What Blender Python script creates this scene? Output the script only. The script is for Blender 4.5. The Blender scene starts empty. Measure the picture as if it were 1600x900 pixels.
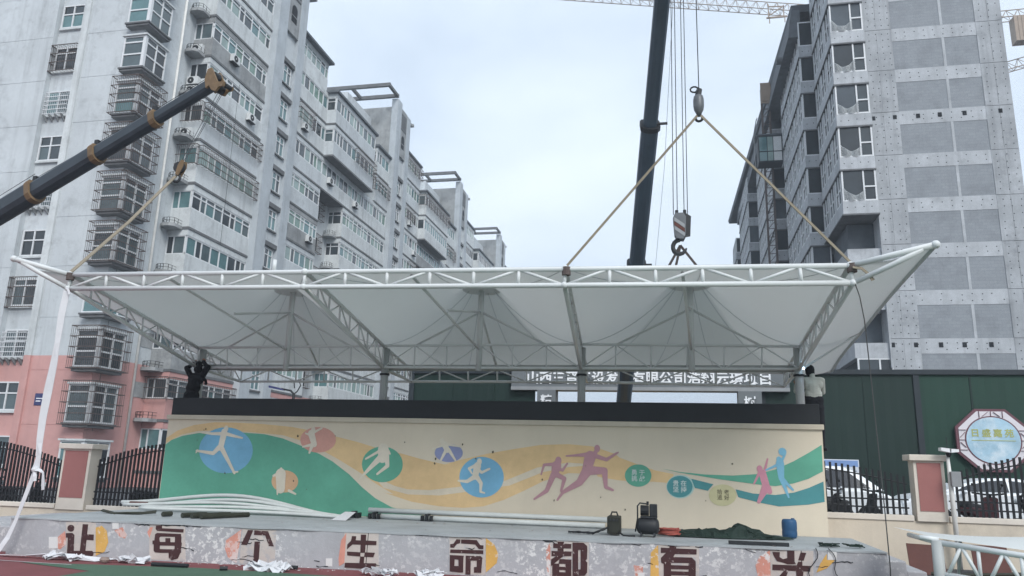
import bpy, math, random
from mathutils import Vector, Matrix
random.seed(7)
sc = bpy.context.scene
COL = sc.collection
pi = math.pi
# ------------------------------------------------------------------ camera, sky, sun, exposure
cam = bpy.data.cameras.new('camera')
cam.sensor_width = 36.0
cam.lens = 27.0
cam.clip_end = 3000
cam.clip_start = 0.05
co = bpy.data.objects.new('camera', cam)
COL.objects.link(co)
co.matrix_world = Matrix(((0.978, 0.021, 0.209, 0.0), (0.208, -0.230, -0.951, 0.0), (0.028, 0.973, -0.229, 1.65), (0, 0, 0, 1)))
sc.camera = co
world = bpy.data.worlds.new('World')
sc.world = world
world.use_nodes = True
SUN_EL, SUN_ROT = math.radians(38), math.radians(148)
def build_world():
    nt = world.node_tree
    N, L = nt.nodes, nt.links
    bg = N['Background']
    sky = N.new('ShaderNodeTexSky')
    sky.sky_type = 'NISHITA'
    sky.sun_disc = False
    sky.sun_elevation = SUN_EL
    sky.sun_rotation = SUN_ROT
    sky.air_density = 1.0
    sky.dust_density = 3.0
    tc = N.new('ShaderNodeTexCoord')
    mp = N.new('ShaderNodeMapping')
    mp.inputs['Scale'].default_value = (1.0, 1.0, 1.9)
    L.new(tc.outputs['Generated'], mp.inputs['Vector'])
    n1 = N.new('ShaderNodeTexNoise')
    n1.inputs['Scale'].default_value = 2.1
    n1.inputs['Detail'].default_value = 6
    n1.inputs['Roughness'].default_value = 0.5
    n1.inputs['Distortion'].default_value = 0.3
    L.new(mp.outputs['Vector'], n1.inputs['Vector'])
    rp = N.new('ShaderNodeValToRGB')
    e = rp.color_ramp.elements
    e[0].position = 0.34
    e[0].color = (4.5, 5.3, 6.3, 1)
    e[1].position = 0.68
    e[1].color = (6.6, 7.35, 8.2, 1)
    L.new(n1.outputs['Fac'], rp.inputs['Fac'])
    mx = N.new('ShaderNodeMix')
    mx.data_type = 'RGBA'
    mx.inputs['Factor'].default_value = 0.9
    L.new(sky.outputs['Color'], mx.inputs['A'])
    L.new(rp.outputs['Color'], mx.inputs['B'])
    L.new(mx.outputs['Result'], bg.inputs['Color'])
    bg.inputs['Strength'].default_value = 0.1
build_world()
sun = bpy.data.lights.new('sun', 'SUN')
sun.energy = 1.5
sun.angle = math.radians(25)
sun.color = (1.0, 0.985, 0.965)
so = bpy.data.objects.new('sun', sun)
COL.objects.link(so)
sd = Vector((math.sin(SUN_ROT) * math.cos(SUN_EL), math.cos(SUN_ROT) * math.cos(SUN_EL), math.sin(SUN_EL)))
so.rotation_euler = sd.to_track_quat('Z', 'Y').to_euler()
so.location = (0, -20, 40)
sc.view_settings.view_transform = 'Standard'
sc.view_settings.look = 'None'
sc.view_settings.exposure = 0.78
sc.view_settings.gamma = 1.0
sc.view_settings.use_curve_mapping = False

# ------------------------------------------------------------------ helpers
def lin(hx):
    out = []
    for i in (1, 3, 5):
        c = int(hx[i:i + 2], 16) / 255
        out.append(c / 12.92 if c <= 0.04045 else ((c + 0.055) / 1.055) ** 2.4)
    return tuple(out)
MATS = {}
def surf(name, col, rough=0.8, var=0.12, scale=1.5, streak=0.0, bump=0.0, bscale=30, metal=0.0, spec=0.3, blotch=None, trans=0.0, emit=None, grime=0.0):
    """Procedural surface: base colour varied by world-space noise, optional rain streaks, blotches, bump."""
    m = bpy.data.materials.new(name)
    m.use_nodes = True
    nt = m.node_tree
    N, L = nt.nodes, nt.links
    b = N['Principled BSDF']
    b.inputs['Roughness'].default_value = rough
    b.inputs['Metallic'].default_value = metal
    b.inputs['Specular IOR Level'].default_value = spec
    if isinstance(col, str):
        col = lin(col)
    geo = N.new('ShaderNodeNewGeometry')
    def noise(sc_, det=5, scl=None, rgh=0.6):
        n = N.new('ShaderNodeTexNoise')
        n.inputs['Scale'].default_value = sc_
        n.inputs['Detail'].default_value = det
        n.inputs['Roughness'].default_value = rgh
        if scl:
            mp = N.new('ShaderNodeMapping')
            mp.inputs['Scale'].default_value = scl
            L.new(geo.outputs['Position'], mp.inputs['Vector'])
            L.new(mp.outputs['Vector'], n.inputs['Vector'])
        else:
            L.new(geo.outputs['Position'], n.inputs['Vector'])
        return n
    def mixc(fac, a, bcol, typ='MIX'):
        x = N.new('ShaderNodeMix')
        x.data_type = 'RGBA'
        x.blend_type = typ
        if isinstance(fac, float):
            x.inputs['Factor'].default_value = fac
        else:
            L.new(fac, x.inputs['Factor'])
        for k, v in (('A', a), ('B', bcol)):
            if isinstance(v, tuple):
                x.inputs[k].default_value = (*v[:3], 1)
            else:
                L.new(v, x.inputs[k])
        return x.outputs['Result']
    def ramp(src, p0, p1, lo=0.0, hi=1.0):
        r = N.new('ShaderNodeMapRange')
        r.inputs['From Min'].default_value = p0
        r.inputs['From Max'].default_value = p1
        r.inputs['To Min'].default_value = lo
        r.inputs['To Max'].default_value = hi
        L.new(src, r.inputs['Value'])
        return r.outputs['Result']
    c = mixc(ramp(noise(scale).outputs['Fac'], 0.3, 0.7), tuple(x * (1 - var) for x in col), tuple(min(1, x * (1 + var)) for x in col))
    c = mixc(ramp(noise(scale * 9, 3).outputs['Fac'], 0.3, 0.75, 0, var * 1.2), c, tuple(x * 0.6 for x in col))
    if streak:
        s = noise(1.0, 4, (2.6, 2.6, 0.13))
        c = mixc(ramp(s.outputs['Fac'], 0.5, 0.78, 0, streak), c, tuple(x * 0.42 for x in col))
    if grime:
        s = noise(0.9, 6, None, 0.7)
        c = mixc(ramp(s.outputs['Fac'], 0.52, 0.72, 0, grime), c, tuple(x * 0.45 for x in col))
    if blotch:
        bc, sc_, lo, hi, amt = blotch
        region = ramp(noise(0.8, 3).outputs['Fac'], 0.38, 0.6)
        fl = ramp(noise(sc_, 8, None, 0.72).outputs['Fac'], lo, hi, 0, amt)
        mu = N.new('ShaderNodeMath')
        mu.operation = 'MULTIPLY'
        L.new(region, mu.inputs[0])
        L.new(fl, mu.inputs[1])
        c = mixc(mu.outputs[0], c, lin(bc) if isinstance(bc, str) else bc)
    L.new(c, b.inputs['Base Color'])
    if bump:
        bp = N.new('ShaderNodeBump')
        bp.inputs['Strength'].default_value = bump
        bp.inputs['Distance'].default_value = 0.02
        L.new(noise(bscale, 4).outputs['Fac'], bp.inputs['Height'])
        L.new(bp.outputs['Normal'], b.inputs['Normal'])
    if emit:
        b.inputs['Emission Color'].default_value = (*emit[0], 1)
        b.inputs['Emission Strength'].default_value = emit[1]
    if trans:
        out = N['Material Output']
        t = N.new('ShaderNodeBsdfTranslucent')
        t.inputs['Color'].default_value = (*col, 1)
        ms = N.new('ShaderNodeMixShader')
        ms.inputs['Fac'].default_value = trans
        L.new(b.outputs['BSDF'], ms.inputs[1])
        L.new(t.outputs['BSDF'], ms.inputs[2])
        L.new(ms.outputs['Shader'], out.inputs['Surface'])
    m['ncol'] = 1
    MATS[name] = m
    return m
def M(n):
    return MATS[n]

BASE = {}
class MB:
    """Collects geometry in world coordinates; build() links it as one mesh object."""
    def __init__(s):
        s.v = []; s.f = []; s.mi = []
    def poly(s, pts, m=0):
        i = len(s.v)
        s.v += [tuple(p) for p in pts]
        s.f.append(tuple(range(i, i + len(pts)))); s.mi.append(m)
        return s
    def box(s, x0, x1, y0, y1, z0, z1, m=0):
        i = len(s.v)
        s.v += [(x, y, z) for z in (z0, z1) for y in (y0, y1) for x in (x0, x1)]
        for q in ((0, 2, 3, 1), (4, 5, 7, 6), (0, 1, 5, 4), (2, 6, 7, 3), (0, 4, 6, 2), (1, 3, 7, 5)):
            s.f.append(tuple(i + k for k in q)); s.mi.append(m)
        return s
    def hexa(s, p, m=0):
        i = len(s.v)
        s.v += [tuple(q) for q in p]
        for q in ((3, 2, 1, 0), (4, 5, 6, 7), (0, 1, 5, 4), (1, 2, 6, 5), (2, 3, 7, 6), (3, 0, 4, 7)):
            s.f.append(tuple(i + k for k in q)); s.mi.append(m)
        return s
    def ring(s, rings, m=0, caps=True, closed=True):
        n = len(rings[0]); i0 = len(s.v)
        for r in rings:
            s.v += [tuple(p) for p in r]
        for a in range(len(rings) - 1):
            for k in range(n if closed else n - 1):
                k2 = (k + 1) % n
                s.f.append((i0 + a * n + k, i0 + a * n + k2, i0 + (a + 1) * n + k2, i0 + (a + 1) * n + k)); s.mi.append(m)
        if caps and closed:
            s.f.append(tuple(i0 + k for k in range(n - 1, -1, -1))); s.mi.append(m)
            j = i0 + (len(rings) - 1) * n
            s.f.append(tuple(j + k for k in range(n))); s.mi.append(m)
        return s
    def path(s, pts, r, n=8, m=0, flat=1.0, up=None):
        pts = [Vector(p) for p in pts]
        rs = r if isinstance(r, (list, tuple)) else [r] * len(pts)
        rings = []
        pu = Vector(up) if up else None
        for k, p in enumerate(pts):
            d = (pts[min(k + 1, len(pts) - 1)] - pts[max(k - 1, 0)]).normalized()
            u = pu if pu is not None else (Vector((0, 0, 1)) if abs(d.z) < 0.95 else Vector((1, 0, 0)))
            a = d.cross(u).normalized(); b = a.cross(d).normalized()
            if up is None:
                pu = b
            rings.append([p + (a * math.cos(2 * pi * q / n) + b * math.sin(2 * pi * q / n) * flat) * rs[k] for q in range(n)])
        return s.ring(rings, m)
    def bar(s, p, q, w, h, m=0, up=(0, 0, 1)):
        p = Vector(p); q = Vector(q); d = (q - p).normalized()
        u = Vector(up)
        if abs(d.dot(u)) > 0.98:
            u = Vector((1, 0, 0))
        a = d.cross(u).normalized() * w / 2; b = a.cross(d).normalized() * h / 2
        i = [p - a - b, p + a - b, p + a + b, p - a + b, q - a - b, q + a - b, q + a + b, q - a + b]
        return s.hexa(i, m)
    def prism(s, poly, d, m=0):
        """poly: list of 3d points, d: offset vector"""
        d = Vector(d)
        return s.ring([[Vector(p) for p in poly], [Vector(p) + d for p in poly]], m)
    def ball(s, c, r, n=10, m=0, sz=(1, 1, 1)):
        c = Vector(c); rings = []
        for a in range(1, n // 2):
            t = pi * a / (n // 2)
            rings.append([c + Vector((r * sz[0] * math.sin(t) * math.cos(2 * pi * k / n), r * sz[1] * math.sin(t) * math.sin(2 * pi * k / n), -r * sz[2] * math.cos(t))) for k in range(n)])
        return s.ring(rings, m)
    def mesh(s, name, mats, base, smooth=False):
        me = bpy.data.meshes.new(name)
        me.from_pydata([(x - base[0], y - base[1], z - base[2]) for x, y, z in s.v], [], s.f)
        for mm in mats:
            me.materials.append(M(mm))
        if len(mats) > 1:
            me.polygons.foreach_set('material_index', s.mi)
        if smooth:
            me.polygons.foreach_set('use_smooth', [True] * len(s.f))
        me.update()
        return me
    def build(s, name, mats, parent=None, smooth=False, label=None, bevel=0):
        if isinstance(mats, str):
            mats = [mats]
        if parent is None:
            xs = [p[0] for p in s.v]; ys = [p[1] for p in s.v]; zs = [p[2] for p in s.v]
            base = Vector(((min(xs) + max(xs)) / 2, (min(ys) + max(ys)) / 2, min(zs)))
        else:
            base = BASE[parent.name]
        o = bpy.data.objects.new(name, s.mesh(name, mats, base, smooth))
        COL.objects.link(o)
        if parent is None:
            o.location = base
        else:
            o.parent = parent
        BASE[o.name] = base
        if label:
            o['label'] = label
        if bevel:
            b = o.modifiers.new('bevel', 'BEVEL'); b.width = bevel; b.segments = 2; b.limit_method = 'ANGLE'
        return o
def tag(o, label, cat, group=None, kind=None):
    o['label'] = label; o['category'] = cat
    if group: o['group'] = group
    if kind: o['kind'] = kind
    return o
def struct(o, label=None):
    o['kind'] = 'structure'
    if label: o['label'] = label
    return o
def thing(name, label, cat, loc, group=None):
    o = bpy.data.objects.new(name, None)
    o.empty_display_size = 0.2
    COL.objects.link(o); o.location = loc
    BASE[o.name] = Vector(loc)
    return tag(o, label, cat, group)
def inst(name, me, parent, loc, rot=0.0):
    """A part that shares mesh data: world position, turned about z; its own children use local coordinates."""
    o = bpy.data.objects.new(name, me)
    COL.objects.link(o); o.parent = parent
    o.location = Vector(loc) - BASE[parent.name]; o.rotation_euler = (0, 0, rot)
    return o
def sub(name, me, part, loc=(0, 0, 0), rot=0.0):
    o = bpy.data.objects.new(name, me)
    COL.objects.link(o); o.parent = part; o.location = loc; o.rotation_euler = (0, 0, rot)
    return o
CACHE = {}
def cached(key, fn):
    if key not in CACHE:
        CACHE[key] = fn()
    return CACHE[key]
Z3 = Vector((0, 0, 0))
def box_mesh(name, sx, sy, sz, mat):
    return cached((name, round(sx, 3), round(sy, 3), round(sz, 3), mat), lambda: MB().box(-sx / 2, sx / 2, -sy / 2, sy / 2, 0, sz).mesh(name, [mat], Z3))
def frame_mesh(w, h, xs, zs, fw, mat):
    def mk():
        b = MB()
        for x in xs: b.box(x - fw / 2, x + fw / 2, -0.05, 0.05, 0, h)
        for z in zs: b.box(-w / 2, w / 2, -0.047, 0.047, z - fw / 2, z + fw / 2)
        return b.mesh('window_frame', [mat], Z3)
    return cached(('fr', round(w, 2), round(h, 2), tuple(round(x, 2) for x in xs), tuple(round(z, 2) for z in zs), fw, mat), mk)
GLASS = ['glass_dark', 'glass_teal', 'glass_pale', 'glass_green', 'glass_mid']
def window(parent, loc, rot, w, h, cols=2, rows=(), fw=0.07, frame='white_frame', glass=None, single=False, rnd=random, name='window'):
    """A glazed window: frame part with its panes as sub-parts. loc = bottom centre of the opening; local -y is outside."""
    if isinstance(cols, int):
        cols = [1.0] * cols
    tot = sum(cols); xs = [-w / 2]
    for c in cols: xs.append(xs[-1] + w * c / tot)
    zs = [0.0] + [h * r for r in rows] + [h]
    fx = [xs[0] + fw / 2] + xs[1:-1] + [xs[-1] - fw / 2]
    fz = [fw / 2] + zs[1:-1] + [h - fw / 2]
    p = inst(name, frame_mesh(w, h, fx, fz, fw, frame), parent, loc, rot)
    def g():
        return glass[rnd.randrange(len(glass))] if glass else GLASS[rnd.randrange(len(GLASS))]
    if single:
        sub('pane', box_mesh('pane', w - fw * 0.5, 0.02, h - fw * 0.5, g()), p, (0, 0.012, fw * 0.25))
    else:
        for i in range(len(xs) - 1):
            gg = g()
            for j in range(len(zs) - 1):
                cw, ch = xs[i + 1] - xs[i], zs[j + 1] - zs[j]
                sub('pane', box_mesh('pane', cw - 0.02, 0.02, ch - 0.02, gg if rnd.random() < 0.7 else g()), p, ((xs[i] + xs[i + 1]) / 2, 0.012 + 0.008 * (i % 2), zs[j] + 0.01))
    return p
def cage_mesh(w, h, d, mat='rust_bar', step=0.16, hb=4):
    """Burglar cage standing d out from the wall (local -y)."""
    def mk():
        b = MB(); r = 0.014
        n = max(2, int(w / step))
        for i in range(n + 1):
            x = -w / 2 + w * i / n
            b.box(x - r / 2, x + r / 2, -d - r / 2, -d + r / 2, 0, h)
        m = max(1, int(d / step))
        for sx in (-w / 2, w / 2):
            for j in range(m):
                y = -d * j / m
                b.box(sx - r / 2, sx + r / 2, y - r / 2, y + r / 2, 0.01, h - 0.01)
        for k in range(hb + 1):
            z = h * k / hb
            R = 0.02
            b.box(-w / 2 - R, w / 2 + R, -d - R, -d + R, z - R, z + R)
            b.box(-w / 2 - R, -w / 2 + R, -d + R, 0, z - R, z + R)
            b.box(w / 2 - R, w / 2 + R, -d + R, 0, z - R, z + R)
        nf = max(2, int(w / 0.25))
        for i in range(1, nf):
            x = -w / 2 + w * i / nf
            for z in (0, h):
                b.box(x - r / 2, x + r / 2, -d + 0.02, 0, z - 0.005, z + 0.008)
        return b.mesh('window_cage', [mat], Z3)
    return cached(('cage', round(w, 2), round(h, 2), round(d, 2), mat, step, hb), mk)
def text_mesh(body, size, mat, depth=0.01, bold=0.0, line=1.0, align='CENTER', space=1.0):
    """Lettering as a mesh in the local x-z plane, facing -y, centred."""
    c = bpy.data.curves.new('lettering', 'FONT')
    c.body = body; c.size = size; c.align_x = align; c.align_y = 'CENTER'
    c.extrude = depth / 2; c.offset = bold; c.space_line = line; c.space_character = space
    c.resolution_u = 2
    o = bpy.data.objects.new('lettering', c)
    COL.objects.link(o)
    bpy.context.view_layer.update()
    me = bpy.data.meshes.new_from_object(o.evaluated_get(bpy.context.evaluated_depsgraph_get()))
    bpy.data.objects.remove(o); bpy.data.curves.remove(c)
    me.transform(Matrix.Rotation(pi / 2, 4, 'X'))
    me.materials.clear(); me.materials.append(M(mat))
    return me
# ------------------------------------------------------------------ materials
def add_paint(name, base, pink=None, zsplit=0.0, **kw):
    m = surf(name, base, **kw)
    return m
surf('wall_grey', '#c4cacd', 0.85, 0.12, 0.45, streak=0.42, bump=0.2, bscale=14, grime=0.5, blotch=('#8d9193', 1.7, 0.56, 0.68, 0.5))
surf('wall_white', '#ccd1d2', 0.85, 0.12, 0.6, streak=0.5, bump=0.15, bscale=14, grime=0.45)
surf('wall_pink', '#c69994', 0.85, 0.08, 0.5, streak=0.18, bump=0.12, bscale=14, grime=0.15)
surf('wall_stain', '#9a9d9e', 0.9, 0.25, 0.8, streak=0.5, bump=0.2, bscale=10, grime=0.6)
surf('pilaster', '#b3babf', 0.85, 0.10, 0.6, streak=0.35, bump=0.12, bscale=14, grime=0.4)
surf('slab_dark', '#6b6d6f', 0.9, 0.2, 2, streak=0.3)
surf('soffit', '#6a6b6e', 0.9, 0.2, 2)
surf('roof_dark', '#666b70', 0.9, 0.2, 2)
surf('white_frame', '#d6d9db', 0.45, 0.04, 2)
surf('rust_bar', '#5c524e', 0.7, 0.25, 3)
surf('iron_dark', '#26282b', 0.55, 0.2, 4)
for n, c, r in (('glass_dark', '#394146', 0.06), ('glass_teal', '#5d7f82', 0.07), ('glass_pale', '#8fa39f', 0.12), ('glass_green', '#6f8b80', 0.1), ('glass_mid', '#515f63', 0.08)):
    surf(n, c, r, 0.25, 0.7, spec=0.6)
surf('glass_black', '#30363b', 0.1, 0.3, 0.6, spec=0.5)
surf('pipe_white', '#dadad6', 0.5, 0.1, 3)
surf('ac_white', '#cfd2d2', 0.5, 0.08, 4, streak=0.2)
surf('ac_dark', '#2b2d2f', 0.7, 0.1, 4)
surf('concrete', '#aaaeb2', 0.9, 0.2, 0.5, streak=0.55, bump=0.2, bscale=9, grime=0.55, blotch=('#6f7477', 1.1, 0.58, 0.70, 0.6))
surf('concrete_band', '#b3b7bb', 0.9, 0.16, 0.7, streak=0.42, bump=0.15, bscale=9, grime=0.45)
surf('hole', '#23262a', 0.9, 0.1)
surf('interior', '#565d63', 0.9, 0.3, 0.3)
surf('net', '#b9bec0', 0.8, 0.05)
surf('asphalt', '#55575a', 0.9, 0.15, 0.6, bump=0.2, bscale=60)
surf('track_red', '#7d4a4c', 0.9, 0.12, 1.2, bump=0.35, bscale=160, grime=0.3)
surf('track_green', '#4f6a58', 0.9, 0.12, 1.2, bump=0.35, bscale=160, grime=0.3)
surf('line_white', '#b9b2b4', 0.85, 0.2, 3)
surf('stage_top', '#a4a9ab', 0.85, 0.12, 1.1, bump=0.15, bscale=30, grime=0.35)
surf('stage_front', '#a8a8ab', 0.85, 0.14, 0.9, bump=0.25, bscale=22, streak=0.15, grime=0.2, blotch=('#d6d5d3', 11.0, 0.53, 0.55, 0.85))
surf('card_pink', '#beb5ae', 0.85, 0.10, 2, bump=0.15, bscale=22, grime=0.25, blotch=('#a6a5a8', 7, 0.50, 0.55, 0.8))
surf('card_white', '#d2d1cf', 0.85, 0.05, 2)
surf('card_salmon', '#c98d7d', 0.85, 0.15, 3, blotch=('#d3d2d0', 9, 0.50, 0.53, 0.9))
surf('card_orange', '#d0a45a', 0.85, 0.12, 3, blotch=('#d3d2d0', 8, 0.56, 0.59, 0.9))
surf('glyph', '#432a2b', 0.75, 0.12, 3, blotch=('#c9bdb9', 13, 0.62, 0.64, 0.95))
surf('mural_base', '#d6cab5', 0.8, 0.05, 0.35, bump=0.1, bscale=24, grime=0.10, streak=0.06)
for n, c in (('beige', '#d6cab5'), ('orange', '#dcbd8e'), ('green', '#64a78f'), ('blue', '#78aecb'), ('rose', '#d19d8f'), ('peach', '#d3ac88'), ('violet', '#8d93b5'), ('pale', '#a9c6c0'), ('teal', '#529093'), ('yellow', '#c8c29a'), ('cream', '#d9d0be'), ('mauve', '#b88d94'), ('pink', '#cc8f9e'), ('sky', '#7fb6ce'), ('white', '#c6d4d0'), ('dark', '#5a5448')):
    surf('paint_' + n, c, 0.8, 0.11, 1.4, bump=0.1, bscale=24, grime=0.2)
surf('coping', '#c4baa8', 0.8, 0.08, 1.5, streak=0.2)
surf('parapet_black', '#2c2e31', 0.7, 0.12, 1.0, bump=0.1)
surf('steel_white', '#d3d6d6', 0.38, 0.05, 1.2, grime=0.10)
surf('steel_column', '#a9acab', 0.5, 0.08, 2, grime=0.2)
surf('membrane', '#e0e3e1', 0.55, 0.03, 0.5, trans=0.2)
surf('membrane_trim', '#b9bfc2', 0.5, 0.05, 1)
surf('sling', '#8a8171', 0.9, 0.12, 6)
surf('sling_dark', '#5d5350', 0.9, 0.2, 6)
surf('strap_white', '#d0d1d4', 0.75, 0.04, 5)
surf('rope', '#4a4a4a', 0.8, 0.2, 8)
surf('wire', '#33373b', 0.5, 0.1, 5, metal=0.4)
surf('boom', '#39424a', 0.5, 0.18, 1.4, grime=0.45, streak=0.2)
surf('boom_blue', '#3f4b56', 0.5, 0.14, 1.2, grime=0.4, streak=0.15)
surf('crane_tan', '#7b654a', 0.6, 0.32, 4, grime=0.6)
surf('crane_green', '#4c7a4c', 0.5, 0.15, 2)
surf('crane_yellow', '#c59a3a', 0.5, 0.1, 2)
surf('hook_steel', '#66696c', 0.45, 0.2, 4, metal=0.3)
surf('hook_dark', '#2e3033', 0.5, 0.2, 4)
surf('red_paint', '#a3453c', 0.5, 0.1, 4)
surf('jib_grey', '#8f9294', 0.6, 0.1, 2)
surf('jib_tan', '#9b8b7c', 0.6, 0.1, 2)
surf('hoarding', '#182d28', 0.6, 0.10, 0.4, streak=0.2)
surf('hoarding_light', '#1d3d32', 0.6, 0.10, 0.4, streak=0.2)
surf('hoarding_post', '#2c3338', 0.6, 0.1, 1)
surf('sign_grey', '#6c7174', 0.6, 0.06, 1)
surf('letter_white', '#e6e8ea', 0.5, 0.02, 1)
surf('fence_wall', '#d2c7b6', 0.85, 0.08, 0.8, streak=0.25, bump=0.15, bscale=20, grime=0.3)
surf('fence_cap', '#d8d0c4', 0.85, 0.08, 1.2, grime=0.15)
surf('pillar_red', '#a06d69', 0.8, 0.08, 1, bump=0.1)
surf('fence_iron', '#1c1e22', 0.5, 0.2, 4)
surf('car_white', '#dfe3e6', 0.25, 0.02, 1, spec=0.5)
surf('car_glass', '#2a2f36', 0.08, 0.1, 1, spec=0.6)
surf('tyre', '#1d1e20', 0.85, 0.1, 6)
surf('rim', '#8a8d90', 0.4, 0.1, 6, metal=0.6)
surf('plastic_black', '#222427', 0.5, 0.15, 5)
surf('plastic_red', '#4b2b2f', 0.5, 0.15, 5)
surf('lamp_clear', '#c9ced0', 0.2, 0.05, 5)
surf('blue_tank', '#2c5377', 0.5, 0.15, 6, grime=0.3)
surf('tarp', '#1f2f29', 0.75, 0.2, 4, bump=0.3, bscale=18)
surf('pvc', '#c8ccc9', 0.5, 0.06, 3, grime=0.2)
surf('pipe_dark', '#36382f', 0.6, 0.2, 4)
surf('machine', '#2b2d30', 0.5, 0.25, 6, grime=0.4)
surf('machine_olive', '#2b2c25', 0.6, 0.25, 6, grime=0.4)
surf('hose_red', '#9c5147', 0.6, 0.1, 6)
surf('cloth_black', '#17181c', 0.9, 0.15, 8)
surf('cloth_grey', '#b3b6ae', 0.9, 0.1, 8, bump=0.2, bscale=40)
surf('trousers', '#1d1f24', 0.9, 0.15, 8)
surf('skin', '#8d6552', 0.6, 0.1, 8)
surf('board_brown', '#5d3b35', 0.7, 0.15, 3)
surf('sign_purple', '#6d4a52', 0.6, 0.1, 2)
surf('sign_white', '#d8d4d8', 0.6, 0.04, 1)
surf('sign_sky', '#a3c3d4', 0.6, 0.2, 1.3, blotch=('#dfe6ea', 2.0, 0.45, 0.6, 0.8))
surf('sign_yellow', '#a9ae6c', 0.6, 0.1, 3)
surf('poster_blue', '#7a96c4', 0.5, 0.15, 1.5)
surf('poster_white', '#cfd5dc', 0.5, 0.05, 1.5)
surf('poster_ink', '#7b7f92', 0.5, 0.1, 1.5)
surf('lamp_blue', '#3a3f6b', 0.4, 0.1, 3)
surf('debris', '#8a7a72', 0.9, 0.3, 6)
surf('arc', '#cfe6ff', 0.5, 0.0, 1, emit=((0.55, 0.8, 1.0), 12.0))
def block_material():
    """Grey concrete-block infill: staggered courses with mortar joints and a darker render wash."""
    m = surf('block_infill', '#8f9499', 0.95, 0.18, 0.9, bump=0.2, bscale=9, grime=0.35, streak=0.12)
    nt = m.node_tree; N, L = nt.nodes, nt.links
    b = N['Principled BSDF']
    src = b.inputs['Base Color'].links[0].from_socket
    geo = N.new('ShaderNodeNewGeometry')
    sp = N.new('ShaderNodeSeparateXYZ'); cb = N.new('ShaderNodeCombineXYZ')
    L.new(geo.outputs['Position'], sp.inputs[0]); L.new(sp.outputs['X'], cb.inputs['X']); L.new(sp.outputs['Z'], cb.inputs['Y'])
    br = N.new('ShaderNodeTexBrick')
    br.inputs['Scale'].default_value = 1.0
    br.inputs['Brick Width'].default_value = 0.4
    br.inputs['Row Height'].default_value = 0.2
    br.inputs['Mortar Size'].default_value = 0.012
    br.inputs['Color1'].default_value = (0.95, 0.95, 0.95, 1)
    br.inputs['Color2'].default_value = (1.05, 1.05, 1.05, 1)
    br.inputs['Mortar'].default_value = (0.88, 0.88, 0.88, 1)
    L.new(cb.outputs[0], br.inputs['Vector'])
    mx = N.new('ShaderNodeMix'); mx.data_type = 'RGBA'; mx.blend_type = 'MULTIPLY'; mx.inputs['Factor'].default_value = 0.9
    L.new(src, mx.inputs['A']); L.new(br.outputs['Color'], mx.inputs['B'])
    L.new(mx.outputs['Result'], b.inputs['Base Color'])
block_material()
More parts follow.
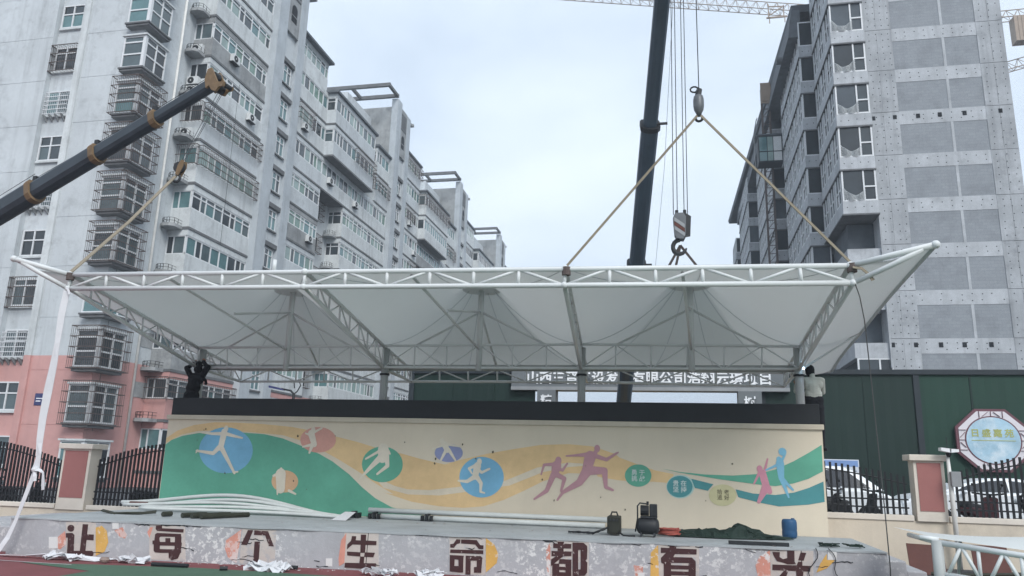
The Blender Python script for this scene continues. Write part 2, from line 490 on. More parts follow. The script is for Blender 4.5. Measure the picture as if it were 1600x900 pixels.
# ---- flat paint outlines measured on the stage front (along, up) and on the mural wall (x, z), in metres
GLYPHS={'rang':[[(1.205,0.457),(1.205,0.443),(1.201,0.429),(1.193,0.417),(1.182,0.408),(1.167,0.402),(1.151,0.399),(1.135,0.401),(1.119,0.406),(1.104,0.414),(1.092,0.425),(1.083,0.438),(1.079,0.452),(1.078,0.467),(1.082,0.481),(1.09,0.493),(1.102,0.502),(1.116,0.508),(1.132,0.51),(1.149,0.509),(1.165,0.504),(1.18,0.496),(1.192,0.485),(1.2,0.471)],[(1.066,0.372),(1.18,0.38),(1.224,0.348),(1.256,0.094),(1.143,0.042),(1.113,0.301),(1.078,0.3)],[(1.143,0.042),(1.256,0.094),(1.589,0.107),(1.622,0.078),(1.621,0.032),(1.585,0.017),(1.175,0.02)],[(1.35,0.529),(1.446,0.529),(1.468,0.102),(1.37,0.098)],[(1.446,0.368),(1.576,0.368),(1.588,0.277),(1.452,0.281)]],'mei':[[(2.68,0.553),(2.785,0.563),(2.792,0.515),(3.181,0.514),(3.181,0.461),(2.714,0.471),(2.682,0.499)],[(2.685,0.416),(2.715,0.437),(3.143,0.437),(3.153,0.39),(2.787,0.383),(2.767,0.363),(2.782,0.282),(2.686,0.278)],[(2.653,0.315),(2.781,0.317),(2.808,0.126),(2.726,0.129),(2.696,0.154),(2.682,0.253),(2.661,0.259)],[(2.784,0.297),(3.058,0.301),(3.065,0.248),(2.792,0.241)],[(3.045,0.4),(3.156,0.397),(3.183,0.141),(3.068,0.136)],[(2.8,0.183),(3.061,0.189),(3.068,0.136),(2.808,0.126)],[(2.967,0.132),(3.172,0.14),(3.141,0.049),(3.038,0.017),(2.982,0.051)],[(3.161,0.305),(3.177,0.297),(3.177,0.239),(3.17,0.239)],[(2.879,0.36),(2.962,0.363),(2.972,0.297),(2.888,0.294)]],'ge':[[(4.311,0.543),(4.401,0.543),(4.321,0.307),(4.218,0.31)],[(4.423,0.542),(4.66,0.536),(4.783,0.306),(4.697,0.309),(4.619,0.469),(4.424,0.471)],[(4.446,0.367),(4.538,0.369),(4.549,0.018),(4.456,0.017)]],'sheng':[[(6.094,0.515),(6.166,0.514),(6.16,0.453),(6.247,0.453),(6.252,0.389),(6.113,0.387),(6.028,0.31),(6.026,0.383),(6.083,0.442)],[(6.241,0.544),(6.331,0.545),(6.331,0.267),(6.253,0.264)],[(6.334,0.456),(6.508,0.453),(6.509,0.392),(6.332,0.389)],[(6.031,0.274),(6.254,0.271),(6.256,0.207),(6.039,0.217)],[(6.327,0.273),(6.495,0.274),(6.474,0.206),(6.322,0.206)],[(6.256,0.207),(6.322,0.206),(6.322,0.105),(6.249,0.105)],[(6.01,0.101),(6.523,0.113),(6.521,0.021),(6.009,0.028)]],'ming':[[(7.819,0.532),(7.883,0.531),(7.879,0.474),(7.829,0.46),(7.784,0.401),(7.723,0.402),(7.721,0.452),(7.775,0.464)],[(7.896,0.532),(8.145,0.532),(8.205,0.459),(8.259,0.454),(8.258,0.398),(8.187,0.398),(8.124,0.465),(7.896,0.472)],[(7.728,0.374),(8.258,0.382),(8.26,0.326),(7.727,0.323)],[(7.722,0.289),(7.947,0.288),(7.943,0.225),(7.725,0.229)],[(7.725,0.229),(7.802,0.229),(7.803,0.129),(7.73,0.126)],[(7.866,0.225),(7.943,0.225),(7.948,0.036),(7.875,0.035)],[(7.73,0.126),(7.87,0.129),(7.875,0.035),(7.733,0.045)],[(7.981,0.29),(8.059,0.29),(8.067,-0.021),(7.987,-0.009)],[(8.059,0.29),(8.218,0.293),(8.249,0.266),(8.244,0.225),(8.062,0.224)],[(8.161,0.222),(8.244,0.225),(8.237,0.045),(8.124,0.043),(8.121,0.124),(8.164,0.129)]],'du':[[(9.436,0.56),(9.534,0.56),(9.531,0.532),(9.649,0.531),(9.646,0.462),(9.366,0.46),(9.365,0.529),(9.437,0.529)],[(9.434,0.457),(9.529,0.458),(9.529,0.42),(9.435,0.42)],[(9.34,0.416),(9.655,0.419),(9.65,0.351),(9.342,0.339)],[(9.412,0.341),(9.525,0.343),(9.469,0.301),(9.337,0.19),(9.336,0.289)],[(9.469,0.301),(9.651,0.299),(9.652,0.234),(9.454,0.232)],[(9.356,0.228),(9.464,0.233),(9.466,0.047),(9.359,0.043)],[(9.561,0.23),(9.652,0.234),(9.653,0.055),(9.563,0.051)],[(9.464,0.187),(9.561,0.188),(9.562,0.142),(9.465,0.141)],[(9.465,0.107),(9.562,0.108),(9.563,0.051),(9.466,0.047)],[(9.668,0.553),(9.756,0.556),(9.759,0.065),(9.673,0.061)],[(9.756,0.556),(9.84,0.555),(9.895,0.511),(9.899,0.454),(9.756,0.448)],[(9.795,0.45),(9.899,0.454),(9.893,0.318),(9.871,0.294),(9.9,0.265),(9.897,0.119),(9.859,0.072),(9.798,0.069)],[(9.759,0.159),(9.797,0.161),(9.798,0.069),(9.769,0.068)]],'you':[[(11.028,0.532),(11.157,0.531),(11.158,0.562),(11.262,0.566),(11.261,0.529),(11.568,0.529),(11.563,0.453),(11.241,0.446),(11.221,0.415),(11.172,0.31),(11.06,0.298),(11.029,0.311),(11.026,0.38),(11.103,0.459),(11.027,0.453)],[(11.174,0.401),(11.493,0.405),(11.547,0.356),(11.55,0.326),(11.172,0.316)],[(11.068,0.306),(11.178,0.31),(11.173,0.054),(11.064,0.049)],[(11.441,0.321),(11.55,0.326),(11.541,0.07),(11.435,0.066)],[(11.178,0.283),(11.44,0.285),(11.439,0.231),(11.177,0.225)],[(11.176,0.195),(11.438,0.198),(11.437,0.143),(11.175,0.138)]],'guang':[[(12.693,0.535),(12.8,0.536),(12.793,0.467),(12.843,0.436),(12.905,0.456),(12.91,0.561),(13.014,0.565),(13.008,0.409),(13.029,0.372),(12.906,0.367),(12.841,0.387),(12.751,0.405),(12.702,0.493)],[(13.103,0.545),(13.185,0.542),(13.142,0.428),(13.064,0.43)],[(12.684,0.355),(13.239,0.357),(13.226,0.277),(12.68,0.275)],[(13.063,0.411),(13.121,0.409),(13.118,0.355),(13.035,0.355)],[(12.858,0.282),(12.91,0.275),(12.858,0.143),(12.703,0.063),(12.722,0.137)],[(13.024,0.28),(13.129,0.279),(13.114,0.154),(13.219,0.159),(13.215,0.086),(13.021,0.092)]]}
CARDS=[[[(1.034,0.553),(1.579,0.572),(1.671,0.014),(1.132,-0.008)],'pink'],[[(2.548,0.582),(3.199,0.605),(3.281,-0.011),(2.639,-0.037)],'pink'],[[(4.214,0.559),(4.801,0.564),(4.825,-0.011),(4.218,-0.02)],'pink'],[[(5.959,0.566),(6.533,0.588),(6.573,0.016),(6.005,-0.008)],'pink'],[[(7.702,0.575),(8.282,0.597),(8.305,-0.026),(7.731,-0.052)],'pink'],[[(9.326,0.605),(9.92,0.628),(9.923,0.014),(9.336,-0.012)],'pink'],[[(10.994,0.577),(11.608,0.601),(11.593,0.058),(10.985,0.031)],'pink'],[[(12.668,0.582),(13.291,0.606),(13.261,0.102),(12.644,0.075)],'pink'],[[(0.76,0.297),(0.924,0.303),(0.956,0.119),(0.794,0.112)],'white'],[[(1.884,0.575),(1.997,0.579),(2.014,0.475),(1.9,0.471)],'white'],[[(5.683,0.153),(5.791,0.158),(5.801,0.035),(5.694,0.031)],'white'],[[(10.676,0.15),(10.775,0.154),(10.774,0.051),(10.675,0.047)],'white'],[[(13.5,0.585),(13.628,0.59),(13.619,0.459),(13.492,0.454)],'white'],[[(1.942,0.45),(2.075,0.506),(2.179,0.384),(2.151,0.324),(2.062,0.346)],'salmon'],[[(1.594,0.48),(1.693,0.517),(1.801,0.437),(1.859,0.254),(1.817,0.103),(1.668,0.03)],'orange'],[[(0.924,0.303),(1.04,0.409),(1.097,0.191),(0.998,0.103),(0.96,0.119)],'salmon'],[[(2.536,0.447),(2.581,0.524),(2.628,0.526),(2.588,0.349)],'salmon'],[[(4.197,0.55),(4.188,0.312),(4.168,0.018),(4.015,0.093),(3.943,0.237),(3.946,0.368)],'salmon'],[[(5.994,0.559),(5.997,0.094),(5.914,0.043),(5.896,0.154),(5.916,0.443)],'salmon'],[[(8.292,0.566),(8.428,0.477),(8.499,0.339),(8.479,0.198),(8.31,0.051)],'orange'],[[(9.319,0.543),(9.327,0.049),(9.269,0.108),(9.255,0.447)],'salmon'],[[(10.986,0.569),(10.994,0.076),(10.861,0.07),(10.874,0.45)],'orange'],[[(10.61,0.256),(10.752,0.247),(10.751,0.156),(10.64,0.091)],'salmon'],[[(12.659,0.559),(12.646,0.134),(12.465,0.155),(12.435,0.333),(12.494,0.455)],'salmon'],[[(13.482,0.539),(13.477,0.453),(13.596,0.452),(13.469,0.332),(13.315,0.266),(13.384,0.402)],'orange']]
MURAL=[['orange',[(-11.223,2.105),(-10.967,2.272),(-10.568,2.401),(-10.071,2.47),(-9.526,2.47),(-8.853,2.448),(-8.189,2.399),(-7.837,2.346),(-7.097,2.204),(-6.67,2.116),(-6.12,1.975),(-5.639,1.892),(-5.23,1.797),(-4.708,1.699),(-4.359,1.804),(-3.82,1.935),(-3.285,2.038),(-2.719,2.134),(-2.159,2.161),(-1.68,2.128),(-1.244,1.995),(-1.141,1.919),(-0.82,1.811),(-0.468,1.699),(-0.119,1.639),(-0.158,1.466),(-0.506,1.483),(-1.143,1.487),(-1.574,1.545),(-1.606,1.596),(-2.153,1.599),(-2.668,1.423),(-3.037,1.234),(-3.446,1.042),(-3.859,0.903),(-4.279,0.858),(-4.784,0.869),(-5.379,0.938),(-5.991,1.1),(-5.773,1.07),(-6.193,1.279),(-6.494,1.456),(-7.058,1.744),(-7.499,1.945),(-7.943,2.11),(-8.388,2.219),(-9.234,2.275),(-10.048,2.292),(-10.457,2.269),(-10.861,2.181),(-11.216,1.996)]],['beige',[(-6.259,1.426),(-5.758,1.237),(-5.473,1.179),(-4.997,1.18),(-4.413,1.261),(-3.42,1.418),(-2.785,1.688),(-2.155,1.802),(-1.606,1.773),(-2.154,1.716),(-2.672,1.602),(-3.341,1.324),(-4.33,1.155),(-4.795,1.082),(-5.467,1.081),(-5.998,1.192)]],['green',[(-11.221,1.963),(-11.077,2.067),(-10.812,2.162),(-10.451,2.225),(-10.045,2.264),(-9.637,2.272),(-9.231,2.251),(-8.829,2.234),(-8.381,2.152),(-7.933,2.005),(-7.489,1.841),(-7.18,1.695),(-6.782,1.441),(-6.473,1.188),(-6.172,0.983),(-5.796,0.813),(-5.433,0.743),(-5.726,0.761),(-5.365,0.713),(-4.772,0.643),(-4.719,0.494),(-7.362,0.473),(-11.207,0.478)]],['blue',[(-9.062,1.884),(-9.063,1.789),(-9.089,1.696),(-9.138,1.611),(-9.209,1.535),(-9.299,1.472),(-9.405,1.425),(-9.522,1.394),(-9.647,1.381),(-9.775,1.386),(-9.9,1.411),(-10.019,1.453),(-10.126,1.511),(-10.218,1.583),(-10.29,1.667),(-10.34,1.758),(-10.366,1.855),(-10.367,1.952),(-10.341,2.046),(-10.292,2.134),(-10.219,2.211),(-10.127,2.275),(-10.019,2.323),(-9.898,2.354),(-9.771,2.366),(-9.642,2.358),(-9.516,2.332),(-9.397,2.288),(-9.292,2.228),(-9.202,2.155),(-9.133,2.071),(-9.085,1.979)]],['rose',[(-7.139,2.146),(-7.143,2.094),(-7.161,2.043),(-7.195,1.997),(-7.243,1.955),(-7.302,1.921),(-7.37,1.894),(-7.446,1.878),(-7.526,1.871),(-7.607,1.874),(-7.686,1.887),(-7.76,1.91),(-7.826,1.942),(-7.881,1.982),(-7.924,2.027),(-7.953,2.077),(-7.966,2.13),(-7.964,2.182),(-7.945,2.234),(-7.911,2.281),(-7.863,2.323),(-7.803,2.358),(-7.733,2.384),(-7.656,2.401),(-7.576,2.407),(-7.494,2.403),(-7.415,2.389),(-7.341,2.366),(-7.276,2.333),(-7.221,2.293),(-7.179,2.248),(-7.152,2.198)]],['peach',[(-7.928,1.263),(-7.929,1.219),(-7.942,1.176),(-7.967,1.135),(-8.001,1.1),(-8.045,1.07),(-8.096,1.048),(-8.152,1.033),(-8.212,1.026),(-8.272,1.029),(-8.331,1.04),(-8.387,1.059),(-8.437,1.086),(-8.479,1.119),(-8.512,1.158),(-8.534,1.2),(-8.545,1.244),(-8.544,1.289),(-8.531,1.333),(-8.507,1.373),(-8.472,1.409),(-8.428,1.439),(-8.376,1.462),(-8.319,1.477),(-8.259,1.483),(-8.198,1.48),(-8.139,1.469),(-8.084,1.449),(-8.034,1.422),(-7.992,1.388),(-7.96,1.35),(-7.938,1.307)]],['green',[(-5.61,1.676),(-5.614,1.606),(-5.635,1.537),(-5.672,1.474),(-5.724,1.418),(-5.789,1.371),(-5.864,1.336),(-5.946,1.313),(-6.034,1.303),(-6.122,1.307),(-6.208,1.325),(-6.289,1.356),(-6.361,1.399),(-6.421,1.452),(-6.468,1.514),(-6.499,1.582),(-6.514,1.653),(-6.51,1.724),(-6.49,1.794),(-6.452,1.858),(-6.4,1.915),(-6.334,1.962),(-6.257,1.998),(-6.173,2.021),(-6.085,2.03),(-5.996,2.025),(-5.909,2.006),(-5.829,1.974),(-5.758,1.93),(-5.698,1.876),(-5.653,1.814),(-5.623,1.747)]],['violet',[(-4.333,1.939),(-4.337,1.903),(-4.352,1.868),(-4.378,1.835),(-4.414,1.806),(-4.458,1.782),(-4.509,1.764),(-4.565,1.752),(-4.623,1.747),(-4.682,1.749),(-4.739,1.758),(-4.792,1.774),(-4.838,1.796),(-4.877,1.823),(-4.907,1.855),(-4.926,1.889),(-4.934,1.925),(-4.93,1.962),(-4.915,1.997),(-4.888,2.03),(-4.852,2.06),(-4.807,2.084),(-4.756,2.102),(-4.7,2.114),(-4.641,2.119),(-4.582,2.117),(-4.525,2.107),(-4.473,2.091),(-4.426,2.069),(-4.388,2.041),(-4.359,2.01),(-4.34,1.975)]],['blue',[(-3.46,1.482),(-3.466,1.404),(-3.49,1.329),(-3.53,1.26),(-3.585,1.198),(-3.652,1.147),(-3.73,1.108),(-3.815,1.083),(-3.904,1.072),(-3.994,1.076),(-4.082,1.096),(-4.163,1.13),(-4.235,1.177),(-4.296,1.235),(-4.342,1.303),(-4.372,1.377),(-4.384,1.455),(-4.379,1.533),(-4.355,1.61),(-4.315,1.68),(-4.26,1.743),(-4.191,1.795),(-4.112,1.835),(-4.025,1.86),(-3.934,1.87),(-3.844,1.864),(-3.756,1.843),(-3.675,1.808),(-3.603,1.76),(-3.544,1.701),(-3.499,1.633),(-3.471,1.559)]],['green',[(-0.54,1.599),(-0.545,1.558),(-0.56,1.518),(-0.584,1.481),(-0.616,1.448),(-0.655,1.421),(-0.699,1.4),(-0.746,1.387),(-0.796,1.381),(-0.845,1.384),(-0.893,1.394),(-0.937,1.412),(-0.976,1.437),(-1.007,1.468),(-1.031,1.504),(-1.045,1.543),(-1.05,1.584),(-1.045,1.626),(-1.03,1.666),(-1.006,1.703),(-0.974,1.736),(-0.934,1.764),(-0.89,1.785),(-0.842,1.798),(-0.792,1.803),(-0.742,1.801),(-0.694,1.79),(-0.65,1.771),(-0.612,1.746),(-0.581,1.715),(-0.558,1.679),(-0.544,1.64)]],['pale',[(0.261,1.417),(0.255,1.375),(0.239,1.334),(0.214,1.295),(0.181,1.262),(0.141,1.233),(0.096,1.212),(0.047,1.198),(-0.004,1.192),(-0.055,1.194),(-0.103,1.205),(-0.148,1.223),(-0.187,1.249),(-0.219,1.281),(-0.242,1.318),(-0.257,1.358),(-0.261,1.401),(-0.255,1.444),(-0.239,1.485),(-0.214,1.524),(-0.181,1.558),(-0.141,1.587),(-0.095,1.608),(-0.045,1.622),(0.006,1.628),(0.057,1.625),(0.105,1.614),(0.15,1.595),(0.189,1.569),(0.22,1.537),(0.243,1.5),(0.257,1.46)]],['teal',[(0.229,1.416),(0.223,1.378),(0.209,1.34),(0.186,1.305),(0.155,1.274),(0.119,1.248),(0.077,1.228),(0.032,1.216),(-0.014,1.21),(-0.061,1.212),(-0.105,1.222),(-0.146,1.239),(-0.182,1.263),(-0.211,1.292),(-0.233,1.325),(-0.246,1.362),(-0.25,1.401),(-0.245,1.44),(-0.23,1.478),(-0.207,1.514),(-0.177,1.545),(-0.14,1.571),(-0.098,1.591),(-0.052,1.603),(-0.006,1.609),(0.041,1.606),(0.086,1.596),(0.127,1.579),(0.162,1.555),(0.191,1.526),(0.212,1.492),(0.225,1.455)]],['yellow',[(1.03,1.287),(1.024,1.248),(1.008,1.211),(0.984,1.176),(0.951,1.145),(0.912,1.119),(0.868,1.099),(0.82,1.086),(0.771,1.08),(0.722,1.082),(0.675,1.092),(0.631,1.109),(0.594,1.132),(0.563,1.161),(0.54,1.194),(0.527,1.231),(0.523,1.27),(0.529,1.309),(0.545,1.347),(0.57,1.382),(0.602,1.413),(0.642,1.439),(0.686,1.459),(0.735,1.472),(0.784,1.478),(0.834,1.475),(0.881,1.465),(0.924,1.448),(0.961,1.425),(0.992,1.396),(1.014,1.362),(1.027,1.325)]],['green',[(-0.345,1.737),(-0.014,1.683),(0.467,1.649),(0.976,1.643),(1.413,1.683),(1.748,1.777),(2.086,1.938),(2.356,2.096),(2.593,2.247),(2.586,1.766),(2.329,1.626),(2.064,1.535),(1.734,1.474),(1.405,1.497),(1.072,1.531),(0.737,1.568),(0.261,1.633),(-0.015,1.67)]],['teal',[(1.017,1.394),(1.331,1.327),(1.726,1.314),(2.055,1.368),(2.32,1.46),(2.585,1.584),(2.585,1.222),(2.302,1.163),(1.782,1.111),(1.456,1.165),(1.062,1.251)]],['teal',[(0.207,1.563),(0.615,1.473),(0.509,1.35),(0.272,1.394)]]]
FIGURES=[['cream',[-9.758,2.334,0.063],[[[(-9.795,2.265),(-9.841,1.921)],[0.075,0.067]],[[(-9.79,2.225),(-10.084,2.219),(-10.446,2.253)],[0.041,0.03,0.015]],[[(-9.758,2.225),(-9.536,2.178),(-9.343,2.141)],[0.041,0.03,0.019]],[[(-9.874,1.932),(-10.006,1.798),(-10.422,1.844)],[0.056,0.041,0.022]],[[(-9.819,1.921),(-9.645,1.68),(-9.439,1.392)],[0.056,0.041,0.026]],[[(-9.464,1.41),(-9.363,1.421)],[0.022,0.015]],[[(-10.4,1.852),(-10.429,1.796)],[0.022,0.011]]]],['cream',[-7.681,2.341,0.06],[[[(-7.722,2.27),(-7.627,2.039)],[0.075,0.06]],[[(-7.659,2.291),(-7.488,2.384)],[0.026,0.019]],[[(-7.669,2.038),(-7.725,1.862)],[0.045,0.022]],[[(-7.627,2.046),(-7.887,1.983)],[0.037,0.019]],[[(-7.739,2.231),(-7.85,2.268)],[0.026,0.015]]]],['cream',[-8.347,1.496,0.041],[[[(-8.391,1.421),(-8.514,1.36)],[0.037,0.022]],[[(-8.386,1.058),(-8.378,0.982)],[0.022,0.015]],[[(-8.117,1.067),(-7.961,1.004)],[0.03,0.019]],[[(-8.346,1.403),(-8.313,1.098)],[0.119,0.097]]]],['cream',[-6.092,2.033,0.06],[[[(-6.059,1.977),(-6.066,1.788)],[0.119,0.097]],[[(-6.138,1.937),(-6.435,1.767)],[0.03,0.019]],[[(-6.116,1.798),(-6.3,1.612),(-6.547,1.35)],[0.067,0.045,0.015]],[[(-5.98,1.846),(-5.942,1.64),(-6.158,1.466)],[0.06,0.041,0.022]],[[(-5.977,1.979),(-5.909,1.886)],[0.034,0.022]]]],['cream',[-4.787,2.166,0.056],[[[(-4.728,2.1),(-4.663,1.982)],[0.067,0.052]],[[(-4.759,2.08),(-4.994,2.0)],[0.022,0.011]],[[(-4.649,2.101),(-4.387,2.062)],[0.026,0.015]],[[(-4.691,1.988),(-4.799,1.771)],[0.037,0.019]],[[(-4.636,1.997),(-4.484,1.79)],[0.037,0.019]]]],['cream',[-3.976,1.773,0.06],[[[(-4.012,1.692),(-4.054,1.472)],[0.075,0.06]],[[(-4.062,1.69),(-4.188,1.632),(-4.122,1.532)],[0.034,0.026,0.015]],[[(-3.97,1.602),(-3.922,1.559),(-3.763,1.636)],[0.03,0.026,0.022]],[[(-4.073,1.468),(-4.216,1.376),(-4.399,1.385)],[0.048,0.034,0.019]],[[(-4.015,1.469),(-3.925,1.349),(-3.931,1.183)],[0.048,0.037,0.022]],[[(-3.931,1.183),(-3.846,1.164)],[0.022,0.015]]]],['mauve',[-2.359,1.832,0.075],[[[(-2.395,1.735),(-2.429,1.566)],[0.097,0.067]],[[(-2.469,1.761),(-2.644,1.746),(-2.701,1.558)],[0.034,0.026,0.015]],[[(-2.338,1.675),(-2.272,1.649),(-2.181,1.783)],[0.034,0.026,0.019]],[[(-2.455,1.554),(-2.583,1.249),(-2.829,1.081)],[0.06,0.041,0.019]],[[(-2.392,1.567),(-2.233,1.49),(-2.296,1.251)],[0.052,0.041,0.022]]]],['mauve',[-1.589,2.087,0.067],[[[(-1.723,1.93),(-1.795,1.669)],[0.112,0.09]],[[(-1.607,2.04),(-1.661,1.949)],[0.037,0.052]],[[(-1.789,1.964),(-1.973,1.949),(-2.201,1.929)],[0.045,0.026,0.015]],[[(-1.661,1.957),(-1.407,1.877),(-1.201,2.01)],[0.045,0.034,0.019]],[[(-1.78,1.662),(-1.932,1.428),(-2.259,1.231)],[0.104,0.067,0.034]],[[(-2.259,1.231),(-2.367,1.08)],[0.03,0.019]],[[(-1.751,1.663),(-1.443,1.664)],[0.09,0.063]],[[(-1.443,1.664),(-1.418,1.357),(-1.282,1.302)],[0.06,0.034,0.022]],[[(-1.226,1.995),(-1.172,2.025)],[0.022,0.011]]]],['pink',[1.467,1.779,0.06],[[[(1.513,1.703),(1.569,1.469)],[0.067,0.067]],[[(1.547,1.721),(1.618,1.966)],[0.026,0.015]],[[(1.453,1.701),(1.355,1.506)],[0.026,0.015]],[[(1.568,1.452),(1.424,1.18)],[0.075,0.03]],[[(1.6,1.42),(1.63,1.371)],[0.067,0.045]]]],['sky',[1.823,1.958,0.056],[[[(1.837,1.891),(1.847,1.628)],[0.075,0.052]],[[(1.861,1.915),(1.934,2.062)],[0.026,0.019]],[[(1.803,1.869),(1.582,1.762)],[0.026,0.015]],[[(1.847,1.628),(1.912,1.43),(1.96,1.282)],[0.048,0.03,0.015]],[[(1.865,1.612),(2.042,1.417)],[0.037,0.019]],[[(1.89,2.109),(1.893,2.102)],[0.071,0.071]]]]]
LABELS=[['勇于\n挑战',(-0.794,1.585),'white'],['贵在\n坚持',(-0.01,1.405),'white'],['拾老\n追好',(0.788,1.279),'dark']]
# ------------------------------------------------------------------ ground
struct(MB().box(-900, 900, -300, 1500, -0.5, -0.012).build('ground', 'asphalt'))
struct(MB().poly([(-60, -40, -0.006), (60, -40, -0.006), (60, 15.2, -0.006), (-60, 15.2, -0.006)]).build('running_track', 'track_red'))
struct(MB().poly([(-10.2, 10.9, 0.0), (-7.4, 11.45, 0.0), (30, 11.9, 0.0), (30, -30, 0.0), (-8.6, -30, 0.0), (-8.6, 10.5, 0.0)]).build('sports_field', 'track_green'))
struct(MB().poly([(-30, 10.75, 0.002), (-9.3, 10.95, 0.002), (-9.35, 10.99, 0.002), (-30, 10.80, 0.002)]).build('track_line', 'line_white'))
# ------------------------------------------------------------------ stage
SA = Vector((-11.3, 11.72, 0)); SD = Vector((0.99625, 0.0865, 0)); SN = Vector((0.0865, -0.99625, 0))
def fp(s, z, off=0.0):
    return SA + SD * s + SN * off + Vector((0, 0, z))
SL = 14.35
stage = thing('stage', 'low grey concrete stage with peeling front painted with big maroon characters', 'stage', (-4.2, 12.4, 0))
b = MB()
e0, e1 = fp(0, 0), fp(SL, 0)
b.ring([[(e0.x, e0.y, -0.02), (e1.x, e1.y, -0.02), (e1.x, 15.49, -0.02), (e0.x, 15.49, -0.02)], [(e0.x, e0.y, 0.585), (e1.x, e1.y, 0.585), (e1.x, 15.49, 0.585), (e0.x, 15.49, 0.585)]])
b.build('front_wall', 'stage_front', stage)
n = 46
rim = MB()
rnd = random.Random(3)
top = []
for i in range(n + 1):
    s = SL * i / n
    top.append(fp(s, 0.6 + rnd.uniform(-0.006, 0.004), 0.02 + rnd.uniform(-0.018, 0.012)))
rim.poly(top + [Vector((e1.x, 15.49, 0.6)), Vector((e0.x, 15.49, 0.6))])
low = [Vector((p.x, p.y, 0.575 + rnd.uniform(-0.01, 0.006))) for p in top]
for i in range(n):
    rim.poly([low[i], low[i + 1], top[i + 1], top[i]])
rim.build('deck', 'stage_top', stage)
# hairline seams of the facing slabs
for s in (6.35, 13.1):
    b = MB()
    b.hexa([fp(s, 0.01, 0.0), fp(s + 0.012, 0.01, 0.0), fp(s + 0.02, 0.57, 0.0), fp(s + 0.008, 0.57, 0.0), fp(s, 0.01, 0.003), fp(s + 0.012, 0.01, 0.003), fp(s + 0.02, 0.57, 0.003), fp(s + 0.008, 0.57, 0.003)])
    b.build('seam', 'hole', stage)
for i, (pts, c) in enumerate(CARDS):
    o = 0.0035 + 0.0006 * (i % 5)
    if c == 'pink': o = 0.0025
    if c == 'white': o = 0.0075
    pts = [(max(0, s), min(0.572, max(0.012, z))) for s, z in pts]
    b = MB().ring([[fp(s, z, 0.0005) for s, z in pts], [fp(s, z, o) for s, z in pts]])
    b.build({'pink': 'character_card', 'white': 'paper_square'}.get(c, 'painted_arc'), 'card_' + c, stage)
for nm, polys in GLYPHS.items():
    b = MB()
    for j, pts in enumerate(polys):
        pts = [(s, min(0.574, max(0.01, z))) for s, z in pts]
        o = 0.009 + 0.0005 * j
        b.ring([[fp(s, z, 0.001) for s, z in pts], [fp(s, z, o) for s, z in pts]])
    b.build('painted_character', 'glyph', stage)
# crumbling steps at the right end
b = MB()
x = e1.x
for k, (dx, h) in enumerate(((0.28, 0.47), (0.28, 0.33), (0.3, 0.17))):
    b.box(x + 0.001, x + dx, e1.y + 0.1 + 0.03 * k, 15.2, -0.01, h)
    x += dx
b.build('steps', 'stage_front', stage, bevel=0.02)
b = MB().box(-13.5, e0.x - 0.002, 11.95, 15.4, -0.01, 0.42)
tag(b.build('lower_platform', 'stage_front', bevel=0.02), 'low grey concrete block stepping down from the left end of the stage', 'platform')
# ------------------------------------------------------------------ mural wall
WX0, WX1, WY, WT = -11.22, 2.62, 15.5, 2.63
back = thing('mural_wall', 'long beige stage backdrop painted with runners, green hill and orange ribbon', 'wall', (-4.3, 16.5, 0))
b = MB().box(WX0, WX1, WY, 18.0, -0.02, 2.15)
b.box(WX0, WX1, WY, WY + 0.24, 2.15, 2.52)
b.build('wall', 'mural_base', back)
MB().box(WX0 - 0.03, WX1 + 0.03, WY - 0.05, WY + 0.27, 2.52, 2.62).build('coping', 'coping', back, bevel=0.012)
MB().box(WX0 + 0.06, WX1 - 0.03, WY - 0.02, WY + 0.22, 2.62, 3.0).build('parapet_strip', 'parapet_black', back, bevel=0.01)
def onwall(p, off): return Vector((p[0], WY - off, p[1]))
from mathutils.geometry import tessellate_polygon
def flat_sheet(b, pts, off, m=0):
    vs = [onwall(p, off) for p in pts]
    for t in tessellate_polygon([vs]):
        b.poly([vs[k] for k in t], m)
for i, (c, pts) in enumerate(MURAL):
    pts = [(min(WX1 - 0.004, max(WX0 + 0.004, x)), max(0.61, min(2.5, z))) for x, z in pts]
    b = MB()
    flat_sheet(b, pts, 0.001 + 0.0004 * i)
    o = b.build('painted_shape', 'paint_' + c, back)
k0 = 0.0014 + 0.0004 * len(MURAL)
for i, (c, hd, limbs) in enumerate(FIGURES):
    b = MB(); off = k0
    flat_sheet(b, [(hd[0] + hd[2] * 0.85 * math.cos(t * pi / 8), hd[1] + hd[2] * 1.1 * math.sin(t * pi / 8)) for t in range(16)], off)
    for pts, ws in limbs:
        for a in range(len(pts) - 1):
            off += 0.0002
            p, q = Vector(pts[a]), Vector(pts[a + 1]); w0, w1 = ws[a], ws[a + 1]
            d = (q - p); ang = math.atan2(d.y, d.x)
            ol = [(p.x + w0 * math.cos(ang + pi / 2 + t * pi / 6), p.y + w0 * math.sin(ang + pi / 2 + t * pi / 6)) for t in range(7)]
            ol += [(q.x + w1 * math.cos(ang - pi / 2 + t * pi / 6), q.y + w1 * math.sin(ang - pi / 2 + t * pi / 6)) for t in range(7)]
            flat_sheet(b, ol, off)
    b.build('painted_figure', 'paint_' + c, back)
for body, pos, c in LABELS:
    me = text_mesh(body, 0.115 if c == 'white' else 0.1, 'paint_' + c, 0.002, 0.002 if c == 'white' else 0.0, 1.0, space=1.55)
    inst('painted_lettering', me, back, (pos[0], WY - k0 - 0.002, pos[1]))
